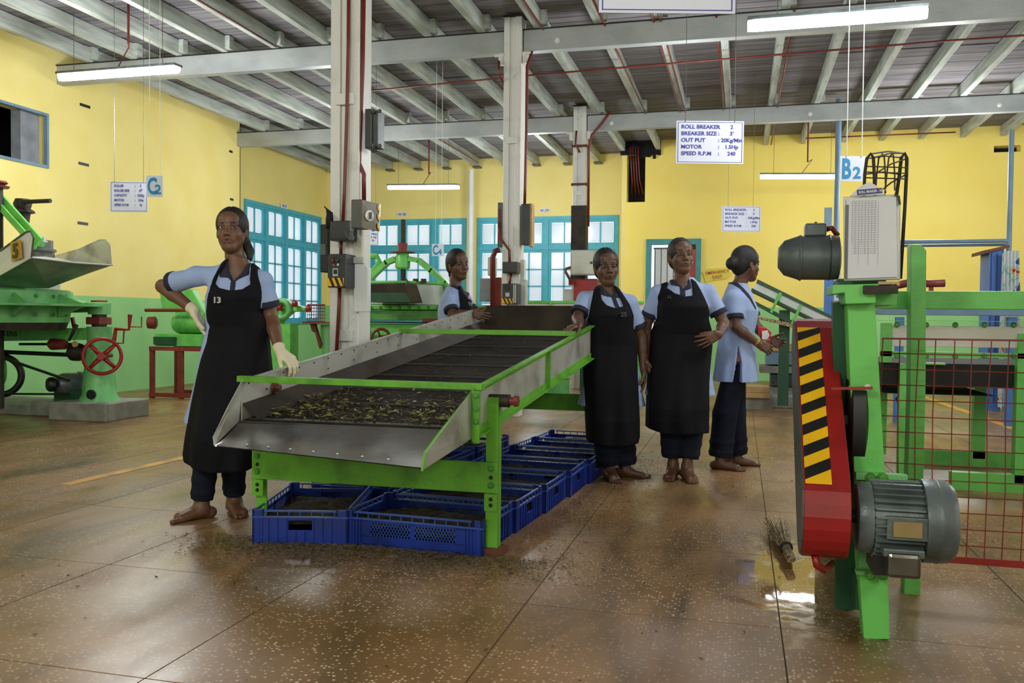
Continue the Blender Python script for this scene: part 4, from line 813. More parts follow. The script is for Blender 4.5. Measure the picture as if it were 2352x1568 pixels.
# ---------------------------------------------------------------- rear green trough machine
tr = thing('sifting_trough', (1.6, 6.0, 0), 'long green trough with cream side panel behind the mesh guard', 'machine'); Yt = 6.0
m = MB(); pbox(m, (2022, 736), (2800, 742), Yt-.06, .1); pbox(m, (2024, 742), (2048, 832), Yt, .03); pbox(m, (2022, 741), (2800, 749), Yt, .02); pbox(m, (2022, 806), (2800, 832), Yt, .03); m.build('side_frame', 'green', tr)
pbox(MB(), (2046, 747), (2800, 807), Yt+.012, .02).build('side_panel', 'white_panel', tr, bevel=.004)
for k in range(9): bolt(tr, Q(2060+k*67, 746, Yt-.001), (0, -1, 0), .012, .012)
for k in range(9): bolt(tr, Q(2060+k*67, 818, Yt-.001), (0, -1, 0), .012, .012)
pbox(MB(), (2024, 832), (2800, 904), Yt+.06, 1.0).build('belly', 'black_soft', tr); pbox(MB(), (2030, 902), (2285, 910), Yt+.08, .8).build('belly_lip', 'grease', tr)
pbox(MB(), (2082, 832), (2172, 838), Yt-.01, .05).build('bracket', 'green', tr)
for (xa, ya, yb) in ((2082, 905, 1114), (2352, 836, 1114)):
    p = Q(xa, 900, Yt); MB().box((p.x-.04, Yt, .06), (p.x+.04, Yt+.08, Q(xa, ya-70, Yt).z)).build('leg', 'green', tr)
    MB().box((p.x-.04, Yt+1.0, .06), (p.x+.04, Yt+1.08, .7)).build('leg', 'green', tr)
for (yy) in (Yt, Yt+1.0): MB().box((1.3, yy, 0), (4.2, yy+.07, .11)).build('base_rail', 'green', tr)
MB().tube([Q(2072, 908, Yt+.5), Q(2080, 925, Yt+.5)], .05, 8).build('outlet', 'grease', tr)
# blue long tray behind
bt = thing('withering_rack', (1.9, 9.8, 0), 'long blue metal tray standing behind the green trough', 'rack')
pbox(MB(), (2030, 709), (2800, 728), 9.8, .6).build('tray_side', 'blue_grey', bt); pbox(MB(), (2030, 700), (2800, 710), 9.9, .3).build('tea_fill', 'brown', bt)
for xa in (2070, 2330): p = Q(xa, 728, 9.8); MB().box((p.x-.04, 9.85, 0), (p.x+.04, 9.93, p.z)).build('leg', 'blue_paint', bt)
MB().tube([Q(2060, 655, 9.9), Q(2110, 645, 9.9), Q(2130, 651, 9.9), Q(2170, 650, 9.9)], .04, 8).build('handle', 'red_dull', bt, smooth=True)
p = Q(2140, 640, 9.9); MB().box((p.x-.02, 9.9, Q(2140, 700, 9.9).z), (p.x+.02, 9.94, Q(2140, 650, 9.9).z)).build('handle_post', 'red_dull', bt)
# blue frame with printed cloth
bf = thing('blue_locker', (3.5, 11.6, 0), 'tall blue panelled frame hung with printed cloth at the right edge', 'cabinet')
p, q = Q(2272, 600, 11.6), Q(2306, 572, 11.6); MB().box((p.x, 11.6, 0), (q.x, 12.0, q.z)).build('side_panel', 'blue_paint', bf)
for k in range(3): MB().box((p.x+.02+k*.06, 11.59, .1), (p.x+.03+k*.06, 11.6, q.z-.05)).build('groove', 'navy_tag', bf)
pslab(MB(), [(2256, 576), (2318, 562), (2320, 568), (2256, 584)], 11.55, .5).build('top_board', 'brown', bf)
clo = thing('printed_cloth', Q(2325, 560, 11.5), 'pale cloth with red and blue print hanging from the rail at the right', 'cloth')
m = MB(); P = []; a, b = Q(2302, 572, 11.5), Q(2352, 572, 11.5); 
for j in range(9):
    for i in range(25):
        u = i/24; P.append((a.x+(b.x-a.x)*(u*(.75+.05*j)), 11.5+.05*math.sin(u*30+j*.3)*(.4+j*.1), a.z-(a.z-.05)*j/8 if j else a.z-.02))
m.poly(P, [(j*25+i, j*25+i+1, (j+1)*25+i+1, (j+1)*25+i) for j in range(8) for i in range(24)]); m.build('drape', 'print_cloth', clo, smooth=True)
bp_ = thing('blue_post', (0, 0, 0), 'broad blue post with pale cloth behind the inclined conveyor', 'post'); p, q = Q(1893, 735, 11.0), Q(1914, 600, 11.); MB().box((p.x, 11, 0), (q.x, 11.1, q.z)).build('post', 'blue_paint', bp_)
p, q = Q(1914, 735, 11.0), Q(1932, 600, 11.); MB().box((p.x, 11.02, 0), (q.x, 11.06, q.z)).build('cloth_strip', 'print_cloth', bp_)
# ---------------------------------------------------------------- inclined conveyor
cv = thing('inclined_conveyor', Q(1800, 905, 10.2), 'inclined conveyor with white side panels on dark green legs', 'conveyor'); Yv = 9.9
pslab(MB(), [(1738, 650), (1933, 742), (1933, 762), (1729, 663)], Yv, .03).build('side_board', 'white', cv)
pslab(MB(), [(1740, 641), (1935, 737), (1935, 744), (1738, 649)], Yv-.02, .6).build('top_rail', 'green_dark', cv)
pslab(MB(), [(1727, 661), (1935, 764), (1935, 769), (1726, 667)], Yv-.02, .6).build('lower_rail', 'green_dark', cv)
pslab(MB(), [(1730, 698), (1830, 752), (1930, 790), (1930, 782), (1830, 741), (1728, 688)], Yv, .1).build('truss', 'green_dark', cv)
for a, b in (((1790, 676), (1771, 718)), ((1840, 700), (1820, 742)), ((1793, 672), (1788, 690))): MB().bar(Q(*a, Yv-.03), Q(*b, Yv-.03), .03, .05, (0, 1, 0)).build('brace', 'green', cv)
p = Q(1798, 905, Yv+.1); MB().box((p.x-.05, Yv+.1, .12), (p.x+.06, Yv+.2, Q(1800, 712, Yv+.1).z)).build('leg', 'green_dark', cv)
p = F(1768, 936); q = F(1832, 936); MB().box((p.x, p.y, 0), (q.x+.3, p.y+.5, .14)).build('plinth', 'concrete', cv, bevel=.01)
pslab(MB(), [(1738, 726), (1820, 742), (1862, 755), (1838, 757), (1740, 732)], Yv-.1, .1).build('straw_bundle', 'straw', cv)
# crates, boxes of wood behind fourth woman
bx1 = thing('wooden_pallet', F(1740, 905), 'pale wooden planks stacked on a ledge below the conveyor', 'planks')
for k, (ya, yb) in enumerate(((888, 902), (903, 914))): p, q = Q(1713, yb, 10.7), Q(1768, ya, 10.7); MB().box((p.x, 10.7, p.z), (q.x, 11.1, q.z)).build('plank', 'wood', bx1, bevel=.01)
p = Q(1713, 914, 10.7); MB().box((p.x, 10.75, 0), (p.x+.3, 11.05, p.z)).build('block', 'concrete', bx1)
lg = thing('brown_post', F(1702, 955), 'short brown wooden post behind the fourth woman', 'post'); p = F(1702, 957); MB().box((p.x-.04, p.y, 0), (p.x+.05, p.y+.08, .75)).build('post', 'brown', lg)
b = thing('bench', F(1760, 880), 'low bench with blue and cream boxes beneath the conveyor', 'bench')
for (x0_, y0_, x1_, y1_, mm) in ((1745, 788, 1830, 808, 'wood'), (1760, 808, 1830, 838, 'blue_grey'), (1745, 840, 1830, 858, 'concrete'), (1770, 860, 1830, 888, 'dark_box')): pbox(MB(), (x0_, y0_), (x1_, y1_), 11.3, .5).build('box', mm, b, bevel=.005)
p = Q(1745, 888, 11.3); q = Q(1830, 888, 11.3); MB().box((p.x, 11.35, 0), (q.x, 11.7, p.z)).build('base', 'concrete', b)
# low white board with green edge behind W3 (sieve side of another machine)
ww = thing('rear_sieve', (-1.9, 10.8, 0), 'white sided sieve with green edges behind the tray end', 'machine'); Yw = 10.8
pbox(MB(), (1180, 693), (1478, 720), Yw, .04).build('side_board', 'white_panel', ww); pbox(MB(), (1180, 690), (1478, 697), Yw-.02, .08).build('top_rail', 'green', ww); pbox(MB(), (1180, 720), (1478, 727), Yw-.02, .08).build('lower_rail', 'green', ww)
for xx in (1262, 1420): pbox(MB(), (xx, 693), (xx+5, 722), Yw-.03, .03).build('stile', 'green', ww)
for xx in (1200, 1390, 1465): p = Q(xx, 725, Yw); MB().box((p.x-.04, Yw, 0), (p.x+.04, Yw+.08, p.z)).build('leg', 'green', ww)
p = F(1277, 914); MB().lathe([(.17, 0), (.15, .02), (.15, .24), (.17, .26), (.15, .28), (.14, .6)], (p.x, p.y+.15, 0), (0, 0, 1), 28).build('pedestal', 'green_light', ww, smooth='a')
MB().lathe([(.3, 0), (.3, .03)], (p.x, p.y+.15, 0), (0, 0, 1), 28).build('base_disc', 'concrete', ww)
# ================================================================ LEFT ROLLER (no 5)
rl = thing('tea_roller', F(235, 960), 'large green roller machine number 5 with steel hopper and red handwheel at the left', 'machine')
ctr = Q(-50, 700, 6.9); cx, cy = ctr.x, ctr.y
def zpx(py, px=50, Y=6.9): return Q(px, py, Y).z
R1 = abs(Q(113, 700, 6.9).x-cx)
MB().lathe([(R1*.86, zpx(664)), (R1*.86, zpx(650))], (cx, cy, 0), (0, 0, 1), 48).build('collar', 'white', rl, smooth='a')
MB().lathe([(R1, zpx(698)), (R1, zpx(668)), (R1*.97, zpx(664)), (R1*.8, zpx(662))], (cx, cy, 0), (0, 0, 1), 48).build('upper_drum', 'green_light', rl, smooth='a')
MB().lathe([(R1*1.35, zpx(702)), (R1*1.35, zpx(697)), (R1*.9, zpx(696))], (cx, cy, 0), (0, 0, 1), 48).build('flange', 'green_light', rl, smooth='a')
MB().lathe([(R1*.96, zpx(740)), (R1*.98, zpx(700))], (cx, cy, 0), (0, 0, 1), 48).build('lower_drum', 'green_light', rl, smooth='a')
MB().lathe([(R1*.92, zpx(757)), (R1*.95, zpx(740))], (cx, cy, 0), (0, 0, 1), 48).build('dark_pad', 'grease', rl, smooth='a')
for a in range(-80, 30, 14):
    d = Vector((math.cos(math.radians(a)), math.sin(math.radians(a)), 0))
    for zz in (zpx(680), zpx(722)): bolt(rl, Vector((cx, cy, zz))+d*R1, d, .014, .014)
for a in (-60, -25, 10):
    d = Vector((math.cos(math.radians(a)), math.sin(math.radians(a)), 0)); c_ = Vector((cx, cy, 0)); m = MB()
    for z0_, z1_ in ((zpx(697), zpx(672)), (zpx(702), zpx(728))): m.slab([c_+d*R1*.98+Vector((0,0,z0_)), c_+d*R1*1.3+Vector((0,0,z0_)), c_+d*R1*.98+Vector((0,0,z1_))], (-d.y*.02, d.x*.02, 0))
    m.build('rib', 'green_light', rl)
pslab(MB(), [(108, 676), (190, 694), (236, 692), (236, 716), (150, 718), (108, 727)], 7.55, .1).build('arm', 'green_light', rl, bevel=.01)
pb = Q(228, 700, 7.5); hx = pb.x
def lz(py): return Q(228, py, 7.5).z
MB().lathe([(.105, lz(722)), (.11, lz(700)), (.11, lz(696)), (.08, lz(694))], (hx, 7.5, 0), (0, 0, 1), 28).build('post_head', 'green_light', rl, smooth='a')
MB().lathe([(.08, lz(695)), (.08, lz(690)), (.02, lz(689))], (hx, 7.5, 0), (0, 0, 1), 24).build('head_cap', 'red', rl, smooth='a')
MB().box((hx-.09, 7.41, lz(745)), (hx+.08, 7.59, lz(728))).build('bearing_block', 'red_dull', rl, bevel=.01); MB().lathe([(.07, lz(750)), (.07, lz(722))], (hx, 7.5, 0), (0, 0, 1), 20).build('spindle_neck', 'grease', rl, smooth='a')
zb0 = .18
MB().lathe([(.20, zb0), (.165, zb0+.06), (.145, zb0+.3), (.115, lz(790)), (.12, lz(750))], (hx, 7.5, 0), (0, 0, 1), 32).build('post', 'green_light', rl, smooth='a')
pslab(MB(), [(-60, 758), (222, 752), (222, 780), (-60, 784)], 7.42, .14).build('table_beam', 'green_light', rl, bevel=.008); pslab(MB(), [(130, 758), (190, 757), (190, 780), (130, 783)], 7.41, .01).build('pad_plate', 'green', rl)
text('WALKERS', .075, Q(-30, 771, 7.415), 'green_dark', rl, bold=.02, sx=1.15)
m = MB(); m.cyl(Q(-40, 806, 7.45), Q(170, 815, 7.45), .022, 12); m.build('drive_shaft', 'black', rl, smooth='a'); MB().cyl(Q(45, 790, 7.5), Q(180, 790, 7.5), .014, 10).build('control_rod', 'black', rl)
MB().lathe([(.05, 0), (.09, .04), (.09, .12), (.06, .2)], Q(160, 808, 7.45), (1, 0, 0), 16).build('gear_case', 'grease', rl, smooth='a'); MB().lathe([(.03, 0), (.06, .04), (.05, .2)], Q(112, 790, 7.4), (1, 0, 0), 12).build('clutch', 'red_dull', rl, smooth='a')
# handwheel facing slightly right
hc = Q(235, 818, 7.2); ha = _n((-.62, -.78, 0)); 
MB().ring(hc, (.68, -.73, 0), .17, .018, 36, 10).build('handwheel', 'red', rl, smooth=True)
xx_, yy_, _d = basis((.68, -.73, 0))
for k in range(4): a = math.pi/4+k*math.pi/2; MB().tube([hc, hc+(xx_*math.cos(a)+yy_*math.sin(a))*.165], [.028, .016], 8).build('wheel_spoke', 'red', rl, smooth=True)
MB().cyl(hc+Vector((-.015, .03, 0)), hc+Vector((.03, -.06, 0)), .035).build('wheel_hub', 'red', rl); MB().cyl(hc, hc+Vector((-.08, .22, 0)), .02).build('wheel_shaft', 'grease', rl)
# cranks
m = MB(); m.tube([Q(262, 782, 7.3), Q(266, 755, 7.3), Q(296, 757, 7.3), Q(299, 722, 7.3)], [.02, .02, .012, .022], 8); m.build('crank', 'red', rl); m = MB(); m.tube([Q(300, 750, 7.6), Q(325, 751, 7.6), Q(325, 727, 7.6)], .007, 6); m.tube([Q(268, 788, 7.3), Q(283, 788, 7.3), Q(285, 757, 7.3)], .008, 6); m.build('linkage', 'red_dull', rl)
MB().tube([Q(158, 782, 7.3), Q(167, 765, 7.3), Q(176, 746, 7.3)], [.012, .016, .02], 8).build('lever', 'grease', rl, smooth=True); MB().bar(Q(166, 729, 7.7), Q(171, 752, 7.7), .03, .03).build('red_tab', 'red', rl)
MB().lathe([(.03, 0), (.03, .02)], Q(174, 790, 7.28), (0, -1, 0), 14).build('boss', 'wood', rl)
# plinth
P = [F(156, 930), F(228, 962), F(303, 955), F(300, 925), F(205, 915)]; z_ = .19
c0 = F(235, 962); MB().box((hx-.35, 7.2, 0), (hx+.32, 7.85, .18)).build('plinth', 'concrete', rl, bevel=.012); MB().box((hx-.8, 7.45, 0), (hx-.35, 7.9, .15)).build('plinth_wing', 'concrete', rl, bevel=.012)
MB().box((hx-1.95, 7.5, 0), (hx-.7, 8.3, .1)).build('drip_kerb', 'concrete', rl)
mc = Q(163, 880, 7.55); MB().lathe([(.03, -.14), (.09, -.13), (.11, -.08), (.11, .06), (.12, .07), (.12, .12), (.08, .15)], mc, (.5, .86, 0), 28).build('motor', 'motor_grey', rl, smooth='a')
MB().lathe([(.06, 0), (.075, .02), (.075, .06), (.05, .08)], mc+Vector((-.09, -.22, 0)), (.5, .86, 0), 24).build('motor_pulley', 'black', rl, smooth='a'); MB().box((mc.x-.12, 7.45, .15), (mc.x+.12, 7.75, mc.z-.06)).build('motor_base', 'green_dark', rl)
m = MB(); m.bar(Q(8, 822, 7.35), Q(158, 873, 7.33), .02, .025); m.bar(Q(-20, 904, 7.35), Q(158, 905, 7.33), .02, .02); m.build('drive_belt', 'black', rl)
MB().ring(Q(0, 862, 7.4), (.5, -.86, 0), .20, .035, 32, 8).build('flywheel', 'black', rl, smooth=True); fc = Q(-6, 850, 7.45); MB().lathe([(.14, -.05), (.15, .05)], fc, (.5, .86, 0), 24).build('flywheel_hub', 'green', rl, smooth='a')
MB().lathe([(.05, 0), (.05, .02)], Q(211, 906, 7.34), (0, -1, 0), 16).build('post_port', 'black', rl)
# hopper
F0 = Q(72, 591, 6.15); Rr = Q(258, 609, 7.15); Ll = Q(-110, 665, 6.85); Bk = Q(60, 600, 8.15)
nk = [Q(112, 664, 6.70), Q(-30, 662, 6.55)]
def slabn(mb, pts, t): n = (Vector(pts[1])-Vector(pts[0])).cross(Vector(pts[2])-Vector(pts[0])).normalized(); return mb.slab(pts, n*t)
slabn(MB(), [F0, Rr, Q(205, 627, 7.00), Q(112, 662, 6.75)], .006).build('hopper_face', 'steel_green', rl); slabn(MB(), [F0, Q(112, 662, 6.75), Q(-30, 662, 6.55), Q(-60, 662, 6.45)], .006).build('hopper_face', 'steel_green', rl)
slabn(MB(), [F0, Q(0, 632, 6.30), Q(-60, 660, 6.45), Q(-60, 615, 6.45), Q(0, 576, 6.30), Q(58, 533, 6.17), Q(70, 530, 6.15), Q(77, 546, 6.15)], .006).build('hopper_upstand', 'white', rl)
P = [Q(112, 590, 7.65), Q(180, 571, 7.45), Q(228, 549, 7.25), Q(243, 549, 7.20), Q(254, 562, 7.15), Rr, Q(185, 607, 7.35)]; slabn(MB(), P, .006).build('hopper_upstand', 'steel', rl)
slabn(MB(), [F0, Rr, Q(185, 604, 7.35), Q(112, 590, 7.65)], .006).build('hopper_floor', 'steel', rl)
MB().tube([F0, F0.lerp(Rr, .5)+Vector((0, 0, -.01)), Rr], .009, 6).build('hopper_rim', 'zinc', rl)
MB().tube([Q(0, 576, 6.29), Q(58, 533, 6.16), Q(70, 530, 6.14), Q(77, 546, 6.14), F0], .008, 6).build('upstand_rim', 'grey_box', rl)
MB().slab([Q(24, 557, 6.21), Q(48, 550, 6.16), Q(52, 592, 6.16), Q(27, 601, 6.21)], (0, -.004, 0)).build('number_plate', 'ochre', rl); xd = _n(Q(50, 570, 6.15)-Q(25, 578, 6.20)); text('5', .17, Q(30, 593, 6.19)+Vector((0, -.01, 0)), 'green_dark', rl, xdir=xd, bold=.04)
# column through hopper, cross arm
m = MB(); c_ = Q(92, 575, 7.35); m.lathe([(.14, 0), (.13, .10), (.15, .11), (.15, .13), (.12, .14), (.12, .22)], (c_.x, c_.y, c_.z-.12), (0, 0, 1), 24); m.build('spindle_base', 'grey_box', rl, smooth='a'); bolt(rl, Q(98, 556, 7.20), (0, 0, 1), .03, .05, 'zinc')
m = MB(); m.bar(Q(-20, 440, 7.25), Q(88, 560, 7.15), .06, .16, (0, 1, 0)); m.bar(Q(-20, 440, 7.22), Q(88, 560, 7.12), .14, .03, (0, 1, 0)); m.build('diagonal_arm', 'green', rl, bevel=.005)
m = MB(); c_ = Q(52, 488, 7.55); m.lathe([(.06, -.12), (.075, -.01), (.12, .0), (.11, .02), (.075, .04), (.09, .09), (.07, .14)], c_, (0, 0, 1), 20); m.build('spindle_head', 'grease', rl, smooth='a'); MB().cyl(Q(46, 464, 7.50), Q(116, 461, 7.50), .022).build('spindle_bar', 'grease', rl)
MB().lathe([(.02, 0), (.09, .0), (.10, .02), (.05, .03), (.085, .05), (.07, .07)], Q(-3, 432, 7.15), (0, 0, 1), 24).build('top_disc', 'red_dull', rl, smooth='a')
MB().lathe([(.04, -2.2), (.04, 0)], Q(-3, 432, 7.15), (0, 0, 1), 12).build('screw_spindle', 'grease', rl)
# ================================================================ MIDDLE ROLLER (no 4)
ml = thing('tea_roller', (-3.6, 9.6, 0), 'green roller machine with arched yoke seen between the nearest and middle columns', 'machine'); Ym = 9.9
MB().cyl(Q(926, 700, Ym), Q(926, 504, Ym), .03).build('screw_spindle', 'grease', ml); MB().lathe([(.04, 0), (.15, .01), (.15, .02), (.05, .04), (.06, .12), (.03, .13)], Q(925, 582, Ym), (0, 0, 1), 28).build('yoke_disc', 'red_dull', ml, smooth='a')
MB().lathe([(.07, -.06), (.09, -.04), (.09, .09), (.07, .13), (.06, .17)], Q(925, 607, Ym), (0, 0, 1), 20).build('yoke_boss', 'green', ml, smooth='a')
for pts in (((940, 594), (962, 598), (990, 620), (1022, 648), (1045, 672)), ((910, 594), (890, 602), (868, 622), (845, 645), (820, 672))):
    P = [Q(x, y_, Ym) for x, y_ in pts]; m = MB()
    for a, b in zip(P[:-1], P[1:]): m.bar(a, b+(b-a).normalized()*.02, .06, .10, (0, 1, 0))
    m.build('yoke_arm', 'green', ml)
m = MB(); m.tube([Q(824, 588, Ym+.3), Q(866, 588, Ym+.3), Q(872, 600, Ym+.3), Q(855, 625, Ym+.3)], .035, 8); m.build('rear_yoke', 'green', ml)
pslab(MB(), [(846, 651), (928, 650), (934, 668), (942, 694), (848, 694)], Ym-.85, .4).build('hopper', 'brown_tray', ml, bevel=.01); pslab(MB(), [(846, 672), (932, 672), (942, 694), (848, 694)], Ym-.87, .02).build('hopper_apron', 'green_dark', ml)
c_ = Q(950, 680, Ym); rr_ = Q(1003, 680, Ym).x-c_.x+.22
MB().lathe([(rr_, Q(950, 700, Ym).z), (rr_, Q(950, 653, Ym).z), (rr_*.98, Q(950, 651, Ym).z)], (c_.x-.12, Ym, 0), (0, 0, 1), 40).build('drum', 'zinc', ml, smooth='a'); MB().ring((c_.x-.12, Ym, Q(950, 652, Ym).z), (0, 0, 1), rr_, .02, 40, 6).build('drum_rim', 'green', ml, smooth=True)
for xx in (955, 973): MB().bar(Q(xx, 650, Ym-.4), Q(xx, 640, Ym-.4), .05, .05).build('peg', 'grease', ml)
MB().tube([Q(932, 640, 9.4), Q(945, 658, 9.4)], .012, 6).build('handle', 'grey_box', ml); MB().bar(Q(944, 658, 9.4), Q(955, 658, 9.4), .02, .01).build('handle_grip', 'grey_box', ml)
pbox(MB(), (800, 699), (1115, 712), Ym-.55, .9).build('table_top', 'green', ml, bevel=.01); pslab(MB(), [(815, 712), (1110, 712), (1090, 736), (830, 736)], Ym-.5, .8).build('table_body', 'green_mid', ml, bevel=.01)
for xx in range(830, 1100, 22): bolt(ml, Q(xx, 706, Ym-.55), (0, -1, 0), .014, .014)
pbox(MB(), (970, 731), (1030, 740), Ym-.6, .2).build('slide_block', 'red_dull', ml); pbox(MB(), (800, 738), (1110, 744), Ym-.5, .9).build('pad', 'grease', ml); pslab(MB(), [(800, 744), (1110, 744), (1110, 775), (800, 775)], Ym-.45, .8).build('base_frame', 'green', ml, bevel=.01)
for xx in (830, 1000, 1090): p = Q(xx, 775, Ym); MB().box((p.x-.1, Ym-.3, 0), (p.x+.1, Ym, p.z+.1)).build('leg', 'green', ml)
MB().tube([Q(833, 700, 9.2), Q(838, 760, 9.2)], .14, 10).build('side_cylinder', 'zinc', ml) if False else None
hc = Q(875, 776, 8.6); xx_, yy_, _d = basis((.35, -.9, 0)); MB().ring(hc, (.35, -.9, 0), .095, .016, 30, 8).build('handwheel', 'red_pipe', ml, smooth=True)
for k in range(4): a = .4+k*math.pi/2; MB().tube([hc, hc+(xx_*math.cos(a)+yy_*math.sin(a))*.09], .012, 8).build('wheel_spoke', 'red_pipe', ml, smooth=True)
MB().cyl(hc, hc+Vector((-.05, .3, 0)), .03).build('wheel_shaft', 'red_pipe', ml); MB().lathe([(.05, 0), (.09, .03), (.09, .2), (.05, .25)], Q(848, 770, 8.75), (-1, .2, 0), 20).build('gear_hub', 'green_light', ml, smooth='a')
p = Q(848, 790, 8.9); MB().box((p.x-.08, 8.85, 0), (p.x+.08, 9.05, p.z+.1)).build('gear_stand', 'green', ml)
# green star hub machine and mesh basket left of the nearest column
gs = thing('gear_machine', Q(665, 760, 9.3), 'green gear head with lobed arm and red knob behind the first woman', 'machine'); Yq = 9.3
pslab(MB(), [(632, 688), (652, 686), (665, 696), (700, 706), (702, 714), (668, 716), (650, 732), (640, 744), (630, 742)], Yq, .12).build('arm', 'green', gs, bevel=.01)
MB().ring(Q(647, 710, Yq-.02), (0, -1, 0), .10, .035, 24, 8).build('ring', 'green_light', gs, smooth=True)
for p_ in ((703, 709), (638, 706), (672, 697)): MB().lathe([(.02, 0), (.04, .01), (.04, .05), (.02, .06)], Q(p_[0], p_[1], Yq-.06), (1, 0, 0), 14).build('knob', 'red', gs, smooth='a')
p = Q(640, 742, Yq); MB().box((p.x-.1, Yq, 0), (p.x+.15, Yq+.2, p.z)).build('stand', 'green', gs)
mb_ = thing('mesh_basket', Q(725, 740, 7.0), 'small rusty wire guard on a shelf beside the nearest column', 'wire guard')
m = MB(); Yb_ = 7.0; a, b = Q(706, 700, Yb_), Q(746, 738, Yb_)
for k in range(9): x = a.x+(b.x-a.x)*k/8; m.tube([(x, Yb_, a.z), (x, Yb_, b.z)], .003, 4)
for k in range(6): z = b.z+(a.z-b.z)*k/5; m.tube([(a.x, Yb_, z), (b.x, Yb_, z)], .003 if k < 5 else .008, 4)
m.build('wires', 'red_dull', mb_); pbox(MB(), (694, 738), (750, 743), Yb_-.1, .3).build('shelf', 'red_dull', mb_); pslab(MB(), [(712, 743), (722, 743), (736, 790), (733, 800), (724, 765), (716, 760)], Yb_, .04).build('bracket', 'red_dull', mb_)
p = Q(740, 745, Yb_); MB().lathe([(.1, 0), (.07, .05), (.06, p.z)], (p.x, Yb_+.1, 0), (0, 0, 1), 20).build('pedestal', 'green_light', mb_, smooth='a')
# red stand with green gear motor
rs = thing('gear_motor_stand', F(400, 912), 'red angle-iron stand carrying a green finned gear motor left of the first woman', 'machine'); Ys = 9.5
a, b = F(343, 912), F(352, 912); xl, xr = Q(343, 800, Ys).x, Q(440, 800, Ys).x; zt_ = Q(380, 796, Ys).z; m = MB()
xr = Q(620, 800, Ys).x
for i, x in enumerate((xl, xl+.42, xr)):
    for yy in (Ys, Ys+.5): MB().box((x, yy, 0), (x+.05, yy+.05, zt_)).build('leg', 'red_dull', rs)
for yy in (Ys, Ys+.5):
    for z_ in (.02, zt_-.05): MB().box((xl, yy-.01, z_), (xr+.05, yy+.04, z_+.05)).build('rail', 'red_dull', rs)
pbox(MB(), (355, 766), (460, 796), Ys+.05, .4).build('base_plate', 'green', rs, bevel=.006); pbox(MB(), (352, 773), (398, 792), Ys-.02, .3).build('gear_foot', 'green_dark', rs)
mc = Q(376, 741, Ys+.1); MB().lathe([(.05, -.2), (.075, -.19), (.08, -.1), (.05, -.08)], mc, (.9, .4, 0), 20).build('coupling', 'red_pipe', rs, smooth='a')
m = MB(); x0_, x1_ = Q(384, 740, Ys).x, Q(450, 740, Ys).x; m.lathe([(.12, 0), (.13, .02), (.13, x1_-x0_)], (x0_, Ys+.2, mc.z), (1, 0, 0), 28); m.build('gear_body', 'green', rs, smooth='a')
for k in range(9): MB().ring((x0_+.06+k*.022, Ys+.2, mc.z), (1, 0, 0), .135, .006, 28, 5).build('fin', 'green', rs)
pslab(MB(), [(366, 668), (440, 664), (470, 720), (470, 790), (430, 790), (420, 740), (400, 715), (372, 712)], Ys+.35, .12).build('gear_guard', 'green', rs, bevel=.01); MB().cyl(Q(334, 712, Ys), Q(440, 712, Ys), .022).build('handle_rod', 'red_pipe', rs)
# broom
br = thing('broom', F(1800, 1250), 'short bundle of dry twigs tied as a hand broom lying on the wet floor', 'broom'); m = MB(); hA, hB = F(1815, 1285, .03), F(1785, 1215, .03); dv = (hB-hA); rr = random.Random(2); sd = Vector((dv.y, -dv.x, 0)).normalized()
for k in range(150):
    a, r_ = rr.uniform(0, 6.28), rr.random()**.5; o0 = sd*math.cos(a)*r_*.022+Vector((0, 0, .01+math.sin(a)*r_*.018)); sp = rr.uniform(1.5, 3.0)
    e = hA+dv*rr.uniform(.85, 1.25)+sd*math.cos(a)*r_*.03*sp+Vector((0, 0, math.sin(a)*r_*.02*sp+.02)); m.tube([hA-dv.normalized()*.02+o0*.9, hA+dv*.35+o0*.8, e], [.0028, .0024, .0014], 3)
m.build('twigs', 'straw', br, kind='stuff'); MB().ring(hA+dv*.28+Vector((0, 0, .012)), dv, .024, .006, 16, 6).build('binding', 'black', br, smooth=True)
for nm in ('belt_guard',): pass
